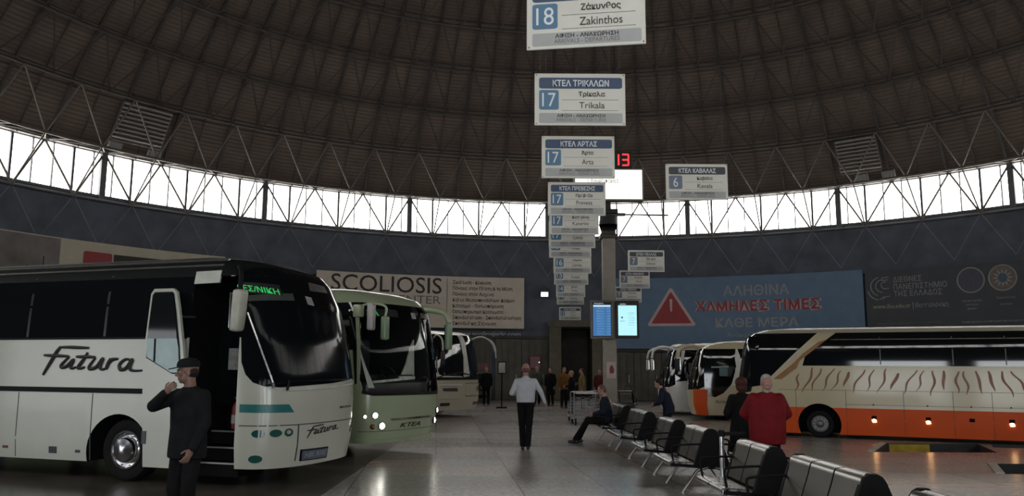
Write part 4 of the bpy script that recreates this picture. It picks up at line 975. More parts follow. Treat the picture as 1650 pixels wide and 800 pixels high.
# mirrors
M_mg = mat('mirror_green', (.17, .25, .15), .35, 0, .05, 3)
MB().rbox((-.40, -1.22, 2.72), (.16, .16, .24), .03, 0, None, 2).build('mirror_bracket', M_gp, B.root, smooth=40)
mr = MB().rbox((-.20, -1.09, 2.62), (.12, .19, .52), .04, 0, Matrix.Rotation(.3, 3, 'Z'), 3).build('mirror', mat('mirror_pale', (.38, .37, .36), .4), B.root, smooth=50)
mr = MB().rbox((.06, -1.0, 2.40), (.12, .19, .44), .04, 0, Matrix.Rotation(.3, 3, 'Z'), 3).build('mirror', M_mg, B.root, smooth=50)
MB().tube(spline([(-.45, -1.15, 2.80), (-.2, -1.1, 2.86), (.06, -1.0, 2.80), (.06, -1.0, 2.62)], 4), .025, 8).build('mirror_arm', M_gp, B.root, smooth=50)
MB().tube(spline([(-.60, .86, 2.90), (-.35, 1.0, 2.87), (-.08, 1.10, 2.80), (.02, 1.14, 2.60)], 4), [.075] * 4 + [.065] * 4 + [.05] * 5, 8).build('mirror_arm', M_gp, B.root, smooth=50)
mr = MB().rbox((.02, 1.14, 2.32), (.11, .17, .56), .04, 0, None, 3).build('mirror', M_mg, B.root, smooth=50)
MB().box((-.04, 1.14, 2.32), (.012, .13, .46)).build('mirror_glass', M_chr, mr)
# ---- the tiger-striped coach, seen from its left side
LVT = [(.10, -.10, 1.16, .45), (.45, -.02, 1.2, .48), (.74, 0, 1.21, .5), (1.3, -.04, 1.21, .5), (1.76, -.12, 1.2, .5), (2.06, -.17, 1.2, .5), (2.30, -.22, 1.185, .5), (2.46, -.29, 1.14, .48), (2.58, -.44, 1.04, .45), (2.67, -.70, .84, .4), (2.72, -1.3, .55, .35)]
M_cp = mat('coach_cream_paint', (0.50, 0.435, 0.285), .3, 0, .05, 1.0, coat=.3)
M_op = mat('coach_orange_paint', (0.62, 0.085, 0.012), .45, 0, .07, 1.5, spec=.25)
M_ts = mat('tiger_stripe_rust', (0.20, 0.075, 0.030), .4, 0, .15, 5)
M_ro = mat('cream_roof', (0.44, 0.41, 0.32), .35, 0, .05, 2)
B = Bus('coach', 'cream and orange coach with tiger stripes along its side', (6.2078, 22.4428), (-.9061, .4228), LVT, 2.6, 11.5)
cut = [cyl_cut(-2.10, sd, .50, .335, .72, 1.6) for sd in (-1, 1)] + [cyl_cut(-8.0, sd, .50, .335, .72, 1.6) for sd in (-1, 1)]
B.body([1, 1, 0, 0, 2, 2, 2, 2, 3, 3, 3], [M_cp, M_op, M_bg, M_ro, M_und], ['body_shell', 'orange_skirt', 'window_band', 'roof', 'wheel_housing'], cut)
B.wheel(-2.10, 1, .335, 1.10, 'nuts', .2); B.wheel(-2.10, -1, .335, 1.10, 'nuts', .2); B.wheel(-8.0, 1, .335, 1.10, 'nuts', .2); B.wheel(-8.0, -1, .335, 1.10, 'nuts', .2)
# big glazed nose: windscreen wraps to the slanted cream pillar
B.fp('windscreen', [(-.95, 1.1), (0, .95), (.95, 1.1), (1.0, 1.3), (1.0, 2.52), (.5, 2.60), (-.5, 2.60), (-1.0, 2.52), (-1.0, 1.3)], M_bg, off=.008, step=.12)
B.sp('quarter_window', [(-.50, 1.22), (-1.02, 1.30), (-2.25, 2.50), (-.46, 2.50)], M_bg, 1, off=.008)
tp = B.sp('slanted_pillar', [(-.86, 1.36), (-1.0, 1.25), (-1.75, 1.74), (-1.83, 2.0), (-2.02, 2.15), (-2.60, 2.60), (-2.17, 2.60), (-1.55, 2.04)], M_cp, 1, off=.016, thick=.02, step=.07)
B.sp('pillar_stripe', [(-1.05, 1.42), (-1.25, 1.42), (-1.62, 1.70), (-1.70, 1.88), (-1.95, 2.08), (-2.35, 2.40), (-2.15, 2.34), (-1.78, 2.06), (-1.52, 1.80)], mat('stripe_ochre', (.26, .115, .03), .4), 1, tp, off=.021, thick=.02, step=.07)
B.sp('roof_rail', [(-.75, 2.575), (-11.2, 2.575), (-11.2, 2.645), (-.95, 2.645)], M_ro, 1, off=.012, thick=.03, step=.5)
for x in (-3.55, -5.10, -6.17, -7.6, -9.1): B.sp('window_divider', [(x - .012, 1.79), (x + .012, 1.79), (x + .012, 2.46), (x - .012, 2.46)], M['divider_grey'], 1, off=.004, thick=.008)
B.sp('window_rail', [(-2.45, 2.395), (-11.0, 2.395), (-11.0, 2.412), (-2.45, 2.412)], M_silv, 1, off=.005, thick=.006, step=.5)
for z in (1.165, .825): B.sp('panel_gap', [(-1.15 if z > 1 else -2.7, z - .004), (-11.3, z - .004), (-11.3, z + .004), (-1.15 if z > 1 else -2.7, z + .004)], M_gap, 1, off=.003, thick=.006, step=.5)
for x, z0, z1 in ((-1.57, .12, 1.165), (-2.73, .12, 1.165), (-4.0, .12, 1.165), (-5.04, .12, 1.165), (-5.83, .12, 1.165), (-7.0, .12, 1.165), (-8.7, .12, 1.165)):
    B.sp('panel_gap', [(x - .005, z0), (x + .005, z0), (x + .005, z1), (x - .005, z1)], M_gap, 1, off=.003, thick=.006)
M_mk = mat('marker_lamp_lit', (.9, .5, .2), .3, 0, 0, 3, emit=(1.0, .55, .22), estr=14)
for x, lit in ((-3.34, 1), (-4.50, 1), (-5.40, 0), (-6.19, 1), (-7.6, 1), (-9.3, 1)):
    bz = B.sp('marker_recess', [(x - .055, .49), (x + .055, .49), (x + .055, .57), (x - .055, .57)], M_und, 1, off=.008, thick=.012)
    if lit: B.sp('marker_lamp', [(x - .05, .425), (x + .035, .415), (x + .055, .475), (x + .01, .50), (x - .035, .485)], M_mk, 1, bz, off=.012, thick=.012)
    B.sp('flap_lock', [(x - .018, .815), (x + .018, .815), (x + .018, .85), (x - .018, .85)], M_ink, 1, off=.005, thick=.008)
# stripes: each a tapering wavy blade, px traced along the flank -> own (x, z)
def blade(x0, z0, x1, z1, w, wob, sg, m=M_ts):
    L_, R_ = [], []
    for j in range(11):
        t = j / 10; x = x0 + (x1 - x0) * t + wob * math.sin(t * 2 * PI * 1.1 + sg) * .5; z = z0 + (z1 - z0) * t
        h = w * (.18 + .82 * math.sin(PI * min(1, .12 + t * .9)) ** .8)
        L_.append((x - h, z)); R_.append((x + h, z))
    B.sp('tiger_stripe', L_ + R_[::-1], m, 1, off=.004, thick=.006, step=.3)
PXS = [(1286, 605, 1279, 638, .035), (1313, 592, 1292, 641, .04), (1325, 594, 1306, 638, .035), (1347, 594, 1325, 637, .035), (1361, 598, 1342, 637, .03), (1374, 600, 1363, 628, .055), (1399, 596, 1376, 640, .038), (1415, 596, 1401, 637, .032), (1438, 594, 1421, 639, .035), (1456, 602, 1441, 632, .06), (1484, 596, 1460, 641, .035), (1497, 597, 1483, 636, .030), (1513, 597, 1507, 643, .04), (1528, 597, 1526, 632, .05), (1549, 598, 1547, 638, .042), (1560, 598, 1563, 640, .038), (1578, 597, 1585, 638, .045), (1596, 597, 1604, 633, .05), (1615, 597, 1630, 643, .04), (1632, 597, 1650, 632, .04)]
tx = lambda px: -1.72 - (px - 1290) * (4.79 / 360.0)
for i, (xa, ya, xb, yb, w) in enumerate(PXS):
    k = .0122 + (xa - 1290) * .0
    blade(tx(xa), 1.745 - (ya - 590) * .0128, tx(xb), 1.745 - (yb - 590) * .0128, w * .72, .07 if w < .045 else .02, i * 1.7)
for i in range(14):
    x = -6.75 - i * .33; blade(x, 1.67, x - .14 + .05 * (i % 3), 1.14, .03 + .012 * (i % 3), .06, i * 1.3)
# headlights, mirrors
for u in (-.7, .7):
    B.fp('headlamp', [(u + .13 * math.cos(2 * PI * j / 16), .55 + .10 * math.sin(2 * PI * j / 16)) for j in range(16)], mat('lamp_off_clear', (.35, .36, .36), .1, 0, .1, 8), off=.01)
# ---- the beige coach in the far left row
M_be = mat('coach_beige_paint', (0.36, 0.33, 0.255), .35, 0, .05, 1.2, coat=.2)
LVB = [(.25, -.08, 1.17, .35), (.6, 0, 1.22, .38), (1.0, 0, 1.23, .40), (1.45, -.03, 1.23, .40), (2.0, -.10, 1.22, .40), (2.55, -.22, 1.18, .40), (2.75, -.34, 1.10, .36), (2.86, -.62, .9, .3), (2.90, -1.1, .6, .25)]
B = Bus('coach', 'beige coach beyond the green coach with curved white mirror arm', (-1.66, 27.75), (.82, -.57), LVB, 3.0, 11)
cut = [cyl_cut(-2.5, sd, .55, .42, .75, 1.6) for sd in (-1, 1)]
B.body([0, 0, 0, 0, 1, 1, 0, 0, 0], [M_be, M_bg, M_und], ['body_shell', 'window_band', 'wheel_housing'], cut, 24)
for sd in (-1, 1): B.wheel(-2.5, sd, .45, 1.1, 'nuts'); B.wheel(-8.3, sd, .45, 1.1, 'nuts')
B.fp('windscreen', [(-.86, 1.75), (-.74, 1.42), (-.5, 1.32), (0, 1.30), (.6, 1.32), (.92, 1.42), (.92, 2.4), (.7, 2.66), (0, 2.72), (-.7, 2.66), (-.88, 2.4)], M_bg, off=.008, step=.15)
M_wt = mat('white_pillar_trim', (.46, .46, .42), .35)
B.fp('windscreen_trim', [(-.90, 2.3), (-.86, 2.3), (-.80, 1.80), (-.66, 1.46), (-.45, 1.38), (0, 1.36), (.02, 1.33), (-.48, 1.34), (-.72, 1.42), (-.86, 1.78)], M_wt, off=.02, thick=.02)
B.fp('screen_pillar', [(.05, 1.33), (.22, 1.36), (.19, 2.0), (.20, 2.70), (.06, 2.74), (.09, 2.0)], M_wt, off=.03, thick=.05)
mb = MB(); mb.tube([B.front(-.65 + .12 * j, 1.30 + .18 * math.sin(j * .35)) + Vector((.05, 0, 0)) for j in range(10)], .018, 5); mb.build('wiper', M_seal, B.root)
B.fp('dash_grille', [(-.75, 1.24), (.92, 1.24), (.92, 1.36), (-.75, 1.32)], M_seal, off=.01)
B.fp('service_flap', [(-.62, .62), (-.02, .62), (-.02, 1.05), (-.62, 1.05)], M_be, off=.02, thick=.03)
B.fp('chrome_bar', [(-.60, 1.06), (0, 1.06), (0, 1.10), (-.60, 1.10)], M_wt, off=.03, thick=.03)
B.fp('badge', [(-.46, .88), (-.12, .86), (-.14, .98), (-.48, .98)], M_ink, off=.026, thick=.01)
B.fp('service_flap', [(.10, .70), (.85, .70), (.85, 1.12), (.10, 1.12)], M_be, off=.012, thick=.02)
for z in (.70, 1.12): B.fp('panel_gap', [(.10, z - .01), (.85, z - .01), (.85, z + .01), (.10, z + .01)], M_gap, off=.014, thick=.006)
B.fp('lamp', [(.55 + .12 * math.cos(2 * PI * j / 14), .93 + .09 * math.sin(2 * PI * j / 14)) for j in range(14)], mat('lamp_dull_red', (.11, .035, .03), .3), off=.016)
for u in (-.42, .45): B.fp('fog_lamp', [(u - .10, .40), (u + .12, .40), (u + .12, .50), (u - .10, .50)], M_dark if u < 0 else M['lamp_dull_red'], off=.01)
MB().tube(spline([(-.42, 1.02, 2.62), (-.15, 1.25, 2.72), (.12, 1.48, 2.55), (.22, 1.58, 2.25), (.24, 1.60, 1.98)], 5), [.03] * 10 + [.045] * 6 + [.025] * 5, 8).build('mirror_arm', M_wt, B.root, smooth=50)
MB().tube(spline([(-.42, -1.02, 2.62), (-.15, -1.15, 2.72), (.10, -1.2, 2.55), (.14, -1.2, 2.2)], 5), .03, 8).build('mirror_arm', M_wt, B.root, smooth=50)
MB().rbox((.14, -1.2, 1.95), (.10, .16, .45), .04, 0, None, 3).build('mirror', M_dark, B.root, smooth=50)
# ---- two coaches in the far right row
LVR = [(.16, -.12, 1.14, .45), (.5, -.02, 1.19, .50), (.9, 0, 1.2, .55), (1.25, -.05, 1.2, .55), (1.7, -.16, 1.19, .55), (2.15, -.32, 1.17, .55), (2.32, -.42, 1.12, .50), (2.44, -.62, 1.02, .45), (2.54, -1.0, .82, .4), (2.58, -1.6, .5, .3)]
M_cw = mat('coach_plain_white', (0.66, 0.66, 0.64), .35, 0, .05, 1.2, coat=.2)
M_cc = mat('coach_pale_cream', (0.54, 0.48, 0.33), .35, 0, .05, 1.2, coat=.2)
def far_coach(label, O, head, paint, orange):
    B = Bus('coach', label, O, head, LVR, 2.6, 10.5)
    cut = [cyl_cut(-2.4, sd, .48, .33, .75, 1.6) for sd in (-1, 1)]
    B.body([0, 0, 0, 0, 1, 1, 0, 0, 0, 0], [paint, M_bg, M_und], ['body_shell', 'window_band', 'wheel_housing'], cut, 24)
    for sd in (-1, 1): B.wheel(-2.4, sd, .34, 1.08, 'nuts', .2); B.wheel(-7.5, sd, .34, 1.08, 'nuts', .2)
    B.fp('windscreen', [(-.98, 1.1), (-.7, .98), (0, .95), (.7, .98), (.98, 1.1), (1.0, 2.2), (.8, 2.36), (0, 2.42), (-.8, 2.36), (-1.0, 2.2)], M_bg, off=.008, step=.15)
    if orange:
        B.sp('driver_window', [(-.52, .80), (-.85, .74), (-1.12, .88), (-1.36, 1.15), (-1.5, 1.5), (-1.52, 2.28), (-.5, 2.28)], M_bg, 1, off=.008)
        B.sp('curved_pillar', [(-1.36, 1.1), (-1.62, 1.15), (-1.72, 1.7), (-1.62, 2.42), (-1.46, 2.42), (-1.54, 1.7)], M_cw, 1, off=.02, thick=.03)
        B.fp('orange_corner', [(.55, .17), (1.03, .17), (1.03, .98), (.55, 1.0)], M['coach_orange_paint'], off=.01, thick=.015)
        B.sp('brow', [(-.55, 2.30), (-2.6, 2.30), (-2.6, 2.44), (-.75, 2.42)], paint, 1, off=.02, thick=.04)
        text('Rainbow', M_gap, B.root, lambda a, b, l: Vector((-1.10 - a, 1.205 + max(0, l), .60 + b)), width=.5, height=.10, depth=.004, italic=.3)
        B.sp('door_seam', [(-1.75, .2), (-1.765, .2), (-1.765, 1.2), (-1.75, 1.2)], M_gap, 1, off=.003, thick=.006)
        B.sp('painted_glass_gleam', [(-.75, 1.68), (-1.30, 1.70), (-1.30, 1.75), (-.75, 1.73)], mat('cab_pale', (.22, .28, .28), .4), 1, off=.012, thick=.004)  # gleam on the cab glass painted as a pale strip, not a lamp
        B.sp('cab_monitor', [(-1.0, 1.42), (-1.26, 1.42), (-1.26, 1.68), (-1.0, 1.68)], mat('cab_teal', (.05, .12, .12), .3), 1, off=.012, thick=.004)
    else:
        B.sp('driver_window', [(-.52, 1.18), (-1.0, 1.22), (-1.25, 1.35), (-1.9, 1.5), (-1.9, 2.28), (-.5, 2.28)], M_bg, 1, off=.008)
        B.sp('screen_pillar', [(-.62, 1.45), (-.72, 1.45), (-.90, 2.30), (-.78, 2.30)], M_cw, 1, off=.02, thick=.03)
        B.sp('side_swoop', [(-.95, 1.28), (-1.05, 1.22), (-1.5, 1.5), (-2.2, 1.72), (-2.2, 1.0), (-.95, 1.0)], M_cw, 1, off=.016, thick=.02)
        B.fp('roof_spoiler', [(-.9, 2.36), (.9, 2.36), (.9, 2.44), (-.9, 2.44)], M_cw, off=.10, thick=.12)
        for u in (-.4, .3): B.fp('roof_slot', [(u - .22, 2.45), (u + .22, 2.45), (u + .2, 2.50), (u - .2, 2.50)], M_und, off=.02, thick=.03)
        B.sp('window_sticker', [(-1.0, 1.5), (-1.2, 1.5), (-1.2, 1.85), (-1.0, 1.85)], mat('sticker_slate', (.10, .11, .12), .5), 1, off=.012, thick=.004)
        B.fp('headlamp', [(.52 + .18 * math.cos(2 * PI * j / 16), .72 + .12 * math.sin(2 * PI * j / 16)) for j in range(16)], M['lamp_off_clear'], off=.012)
    for sd in (-1, 1):
        MB().tube(spline([(-.48, sd * 1.0, 2.36), (-.1, sd * 1.16, 2.42), (.22, sd * 1.24, 2.30), (.30, sd * 1.26, 2.02)], 5), [.045] * 5 + [.05] * 6 + [.04] * 5, 8).build('mirror_arm', M_cw if not orange else M_cc, B.root, smooth=50)
        mr = MB().rbox((.30, sd * 1.26, 1.78), (.10, .16, .42), .04, 0, None, 3).build('mirror', M_cw if not orange else M_dark, B.root, smooth=50)
        MB().box((.245, sd * 1.26, 1.78), (.012, .12, .34)).build('mirror_glass', M_chr, mr)
    return B
far_coach('pale cream coach with orange front corner between striped and white coaches', (6.0, 28.2), (-.985, .17), M_cc, True)
far_coach('plain white coach with white mirror arms, farthest of the right row', (5.5, 30.9), (-.992, .10), M_cw, False)
# ------------------------------------------------------------------ steel benches, back to back, in a row down the hall
def steel_mat():
    m = mat('perforated_steel', (0.215, 0.208, 0.195), .27, 1.0, .06, 5)
    nt = m.node_tree; b = nt.nodes['Principled BSDF']; N = nt.nodes.new; L = nt.links.new
    src = b.inputs['Base Color'].links[0].from_socket
    tc = N('ShaderNodeTexCoord'); vo = N('ShaderNodeTexVoronoi'); vo.inputs['Scale'].default_value = 80; vo.inputs['Randomness'].default_value = 0
    L(tc.outputs['Object'], vo.inputs['Vector'])
    cr = N('ShaderNodeValToRGB'); cr.color_ramp.elements[0].position = .28; cr.color_ramp.elements[0].color = (.82, .82, .82, 1); cr.color_ramp.elements[1].position = .36; cr.color_ramp.elements[1].color = (1, 1, 1, 1)
    L(vo.outputs['Distance'], cr.inputs['Fac'])
    mu = N('ShaderNodeMixRGB'); mu.blend_type = 'MULTIPLY'; mu.inputs[0].default_value = 1; L(src, mu.inputs[1]); L(cr.outputs[0], mu.inputs[2]); L(mu.outputs[0], b.inputs['Base Color'])
    return m
M_perf = steel_mat(); M_ss = mat('bench_steel_tube', (0.22, 0.22, 0.215), .3, 1.0, .05, 6)
M_cap = mat('bench_black_cap', (0.005, 0.005, 0.0055), .6, 0, .15, 6, spec=.12)
def sheet(mb, prof, y0, y1, t=.014, side=1):
    """a bent sheet: profile (x, z) swept along y"""
    P = [Vector((x, 0, z)) for x, z in prof]; k = len(P); up = []
    for i in range(k):
        d = (P[min(i + 1, k - 1)] - P[max(i - 1, 0)]).normalized(); up.append(Vector((-d.z, 0, d.x)))
    A = P + [P[i] - up[i] * t for i in range(k - 1, -1, -1)]
    mb.prism([(a.x, a.z) for a in A], y0, y1, lambda a, b, d: Vector((side * a, d, b)))
SEATP = [(-.585, .375), (-.595, .40), (-.585, .425), (-.55, .438), (-.45, .432), (-.32, .418), (-.20, .412)]
BACKP = [(-.225, .435), (-.205, .50), (-.165, .62), (-.125, .73), (-.104, .80), (-.094, .832), (-.080, .848), (-.055, .856), (-.004, .862)]
SW = .52
def bench(n, name='steel_bench'):
    r_ = empty(name)
    Ln = n * SW
    for sd in (1, -1):
        for i in range(n):
            y0, y1 = i * SW + .014, (i + 1) * SW - .014
            mb = MB(); sheet(mb, SEATP, y0, y1, side=sd); mb.build('seat', M_perf, r_, smooth=50)
            mb = MB(); sheet(mb, BACKP, y0, y1, side=sd)
            mb.build('backrest', M_perf, r_, smooth=50)
    mb = MB(); mb.rbox((0, Ln / 2, .36), (.09, Ln + .02, .07), .01); mb.build('beam', M_cap, r_)
    MB().prism([(-.20, .40), (-.185, .50), (-.145, .62), (-.105, .73), (-.080, .80), (-.055, .835), (.055, .835), (.080, .80), (.105, .73), (.145, .62), (.185, .50), (.20, .40)], .02, Ln - .02, lambda a, b, d: Vector((a, d, b))).build('spine', M_cap, r_)  # black core added inside so the gaps between seats read as dark
    for y in (.03, Ln - .03):
        capP = [(-.245, .36), (-.205, .50), (-.165, .62), (-.125, .73), (-.098, .80), (-.070, .842), (-.03, .866), (.03, .866), (.070, .842), (.098, .80), (.125, .73), (.165, .62), (.205, .50), (.245, .36)]
        MB().prism([(a * 1.03, b + .004) for a, b in capP], y - .045, y + .0 if y > .1 else y + .02, lambda a, b, d: Vector((a, d if y < .1 else d + .045, b))).build('end_cap', M_cap, r_)
        for sd in (1, -1):
            mb = MB(); mb.tube([(-sd * .04, y, .35), (-sd * .20, y, .30), (-sd * .40, y, .02)], [.020, .022, .018], 8); mb.cyl((-sd * .40, y, 0), (-sd * .40, y, .022), .032, .026, 12)
            mb.build('leg', M_ss, r_, smooth=50)
            mb = MB(); mb.tube(spline([(-sd * .15, y, .66), (-sd * .30, y, .655), (-sd * .50, y, .64), (-sd * .545, y, .61), (-sd * .54, y, .52), (-sd * .52, y, .40)], 4), .014, 7)
            mb.build('armrest', M_cap, r_, smooth=50)
            mb = MB(); mb.bar((0, y, .345), (-sd * .56, y, .385), .03, .04); mb.build('seat_bracket', M_cap, r_)
    return r_
ridge = lambda Y: 2.92 - .033 * (Y - 6.7)
BENCH = [(4.45, 3, 'steel bench nearest the camera, only its top edge in frame'),
         (6.75, 3, 'three seat shiny steel bench second nearest the camera'),
         (9.0, 2, 'two seat steel bench with bright front edge beside the chrome post'),
         (11.5, 2, 'dull two seat steel bench behind the chrome post'),
         (13.4, 2, 'dull two seat steel bench left of the hooded short person'),
         (15.7, 3, 'three seat steel bench next to the seated man'),
         (18.15, 3, 'far steel bench on which the dark dressed man sits')]
protos = {}
for Y, n, lab in BENCH:
    if n not in protos: protos[n] = o = bench(n)
    else: o = copy_tree(protos[n])
    o.location = (ridge(Y), Y, 0); o.rotation_euler = (0, 0, .033); tag(o, lab, 'bench', 'steel benches in a row')
o = copy_tree(protos[3]); o.location = (4.3, 29.5, 0); o.rotation_euler = (0, 0, PI / 2 + .2); tag(o, 'small steel bench far behind the column', 'bench', 'steel benches in a row')
# chrome queue post standing by the row
r_ = empty('queue_post', (ridge(10.75) - .07, 10.75, 0)); tag(r_, 'chrome upright post with black cap between two benches', 'post')
mb = MB(); mb.lathe([(.16, 0), (.16, .015), (.12, .03), (.035, .045), (.03, .06)], 24); mb.build('base', M_cap, r_, smooth=40)
mb = MB(); mb.lathe([(.032, .05), (.032, .84)], 18); mb.build('tube', M_chr, r_, smooth=40)
mb = MB(); mb.lathe([(.045, .83), (.045, .89), (.036, .91), (.0001, .915)], 18); mb.rbox((.16, 0, .865), (.30, .04, .05), .01); mb.build('belt_head', M_cap, r_, smooth=40)
# ------------------------------------------------------------------ luggage trolleys
M_tr = mat('trolley_galvanised', (0.34, 0.34, 0.35), .35, .8, .12, 6)
def trolley():
    r_ = empty('luggage_trolley'); w, h = .78, .93
    mb = MB()
    for x in (-w / 2, w / 2): mb.tube(spline([(x, .85, .16), (x, .1, .18), (x, .0, .24), (x, 0, .6), (x, -.03, h)], 4), .018, 8)
    mb.tube([(-w / 2, -.03, h), (w / 2, -.03, h)], .02, 8); mb.tube([(-w / 2, 0, .22), (w / 2, 0, .22)], .016, 8); mb.tube([(-w / 2, .85, .16), (w / 2, .85, .16)], .016, 8)
    mb.build('frame', M_tr, r_, smooth=50)
    for i in range(3):
        x0 = -w / 2 + .03 + i * .245; mb = MB()
        P = [(x0, .28), (x0, .72)] + [(x0 + .11 - .11 * math.cos(a), .72 + .06 * math.sin(a)) for a in [PI * j / 6 for j in range(1, 6)]] + [(x0 + .22, .72), (x0 + .22, .28)]
        mb.tube([(x, 0, z) for x, z in P], .010, 6, closed=True)
        for j in range(1, 4): mb.tube([(x0 + .055 * j, 0, .28), (x0 + .055 * j, 0, .75)], .009, 5)
        for j in range(1, 5): mb.tube([(x0, 0, .28 + .09 * j), (x0 + .22, 0, .28 + .09 * j)], .009, 5)
        mb.build('back_panel', M_tr, r_)
    mb = MB()
    for j in range(8): mb.tube([(-w / 2 + .03 + j * .103, .02, .2), (-w / 2 + .03 + j * .103, .84, .17)], .007, 5)
    for j in range(4): mb.tube([(-w / 2, .1 + .22 * j, .19), (w / 2, .1 + .22 * j, .19)], .007, 5)
    mb.build('deck', M_tr, r_)
    mb = MB(); mb.tube([(-w / 2 + .06, -.04, h), (w / 2 - .06, -.04, h)], .027, 10); mb.build('handle', mat('trolley_pale_grip', (.5, .5, .52), .4), r_, smooth=50)
    for x in (-w / 2 + .05, w / 2 - .05):
        for y in (.05, .78):
            mb = MB(); mb.cyl((x - .02, y, .065), (x + .02, y, .065), .065, n=16); mb.bar((x, y, .07), (x, y, .18), .03, .05); mb.build('wheel', M_tyre, r_, smooth=40)
    return r_
t0_ = trolley(); t0_.location = (2.24, 24.4, 0); t0_.rotation_euler = (0, 0, .05); tag(t0_, 'front luggage trolley of the nested pair beside the seated man', 'luggage trolley', 'nested luggage trolleys')
t1_ = copy_tree(t0_); t1_.location = (2.22, 25.6, 0); tag(t1_, 'rear luggage trolley, behind the front one of the pair', 'luggage trolley', 'nested luggage trolleys')
# ------------------------------------------------------------------ sign stand, wall lamp, floodlights, roof louvres, far odds and ends
r_ = empty('sign_stand', (-.39, 33.9, 0)); tag(r_, 'slim black sign stand with white notice left of the walking man', 'sign stand')
mb = MB(); mb.rbox((0, 0, .03), (.44, .36, .06), .015); mb.build('base', M_cap, r_)
MB().cyl((0, 0, .05), (0, 0, 1.45), .026, n=12).build('pole', M_cap, r_, smooth=40)
f_ = MB().rbox((0, -.02, 1.64), (.34, .04, .50), .01).build('frame', M_cap, r_)
MB().box((0, -.043, 1.64), (.27, .006, .42)).build('notice', mat('stand_notice', (.40, .41, .38), .6, 0, .25, 9), f_)
def flood(name, p, d, m, label, s=1.0):
    r_ = empty(name, p); tag(r_, label, 'lamp', 'small lamps under the roof edge'); d = Vector(d).normalized(); q = d.to_track_quat('-Y', 'Z').to_matrix()
    f_ = lambda v: q @ (Vector(v) * s)
    MB().rbox((0, 0, 0), (.42 * s, .16 * s, .30 * s), .03, 0, q).build('housing', M_steel, r_)
    MB().box(f_((0, -.085, 0)), (.36 * s, .01, .24 * s), 0, q).build('lens', m, r_)
    MB().tube([f_((-.23, 0, 0)), f_((-.23, .1, .16)), f_((0, .3, .26)), f_((.23, .1, .16)), f_((.23, 0, 0))], .014, 6).build('bracket', M_steeld, r_)
M_fl = mat('lamp_glass_unlit', (.30, .30, .29), .15, 0, .1, 8)
m_wl = mat('wall_lamp_lit', (.8, .8, .8), .3, 0, 0, 3, emit=(.95, .97, 1.0), estr=2.5)
for az, z, lab in ((-55.3, 10.35, 'left lamp of the pair above the left windows'), (-51.0, 10.35, 'right lamp of the pair above the left windows'), (38.0, 10.35, 'left lamp of the pair above the right windows'), (41.0, 10.35, 'right lamp of the pair above the right windows')):
    a = math.radians(az); flood('floodlight', on_ring(a, 22.2, z), Vector((-math.sin(a), -math.cos(a), -.45)), M_fl, lab, 1.3)
a = math.radians(-1.7); flood('wall_lamp', on_ring(a, 22.7, 5.39), Vector((0, -1, -.5)), m_wl, 'lit white wall lamp high on the dark back wall')
def louvre(az0, az1, t0, t1, label):
    base = sph(math.radians((az0 + az1) / 2), (t0 + t1) / 2, SHELL - .10); r_ = empty('roof_louvre', base); tag(r_, label, 'roof louvre', 'roof louvres')
    P = lambda u, v, R: sph(math.radians(az0 + (az1 - az0) * u), t0 + (t1 - t0) * v, R) - base
    mb = MB()
    for a_, b_ in (((0, 0), (1, 0)), ((1, 0), (1, 1)), ((1, 1), (0, 1)), ((0, 1), (0, 0))): mb.bar(P(*a_, SHELL - .12), P(*b_, SHELL - .12), .07)
    mb.build('frame', M_steel, r_)
    for j in range(9):
        v = (j + .5) / 9; mb = MB(); mb.add([P(0, v - .03, SHELL - .08), P(1, v - .03, SHELL - .08), P(1, v + .035, SHELL - .2), P(0, v + .035, SHELL - .2), P(0, v - .01, SHELL - .07), P(1, v - .01, SHELL - .07), P(1, v + .055, SHELL - .19), P(0, v + .055, SHELL - .19)], [(0, 1, 2, 3), (7, 6, 5, 4), (0, 4, 5, 1), (1, 5, 6, 2), (2, 6, 7, 3), (3, 7, 4, 0)])
        mb.build('slat', mat('louvre_slat_grey', (.33, .31, .28), .5, 0, .1, 4), r_)
louvre(-55.6, -50.2, .515, .578, 'slatted roof vent above the left windows'); louvre(35.6, 40.2, .515, .578, 'slatted roof vent above the right windows')
r_ = empty('vending_machine', (-1.35, 38.6, 0)); tag(r_, 'dark vending machine with red top against the back wall', 'vending machine')
MB().rbox((0, 0, .78), (.62, .6, 1.56), .03).build('cabinet', mat('machine_dark_green', (.035, .05, .035), .4), r_)
MB().rbox((0, -.02, 1.66), (.64, .6, .34), .03).build('header', mat('machine_dark_red', (.09, .02, .02), .4), r_)
MB().box((0, -.305, .95), (.46, .015, .8)).build('window', M_bg, r_); MB().box((0, -.305, .3), (.40, .02, .16)).build('tray', M_cap, r_)
r_ = empty('hose_cabinet', on_ring(math.radians(-2.9), WALL_R - .24, 1.9)); tag(r_, 'small red hose box on the wall above the walking man', 'hose box')
MB().rbox((0, 0, 0), (.55, .16, .62), .02).build('cabinet', mat('hose_box_red', (.20, .02, .02), .4), r_); MB().box((0, -.085, 0), (.42, .01, .48)).build('door', mat('hose_box_door', (.12, .015, .015), .35), r_); MB().cyl((.2, -.10, .0), (.2, -.07, .0), .03, n=10).build('latch', M_chr, r_)
def suitcase(x, y, rz, w, h, d, m, label):
    r_ = empty('suitcase', (x, y, 0), rz); tag(r_, label, 'suitcase')
    MB().rbox((0, 0, .05 + h / 2), (w, d, h), .05, 0, None, 3).build('shell', m, r_, smooth=40)
    MB().tube([(-.12, 0, h + .04), (-.12, 0, h + .32), (.12, 0, h + .32), (.12, 0, h + .04)], .011, 6).build('pull_handle', M_cap, r_)
    for x_ in (-w * .35, w * .35): MB().cyl((x_, -d * .3, .035), (x_, d * .3, .035), .035, n=10).build('wheel', M_cap, r_)
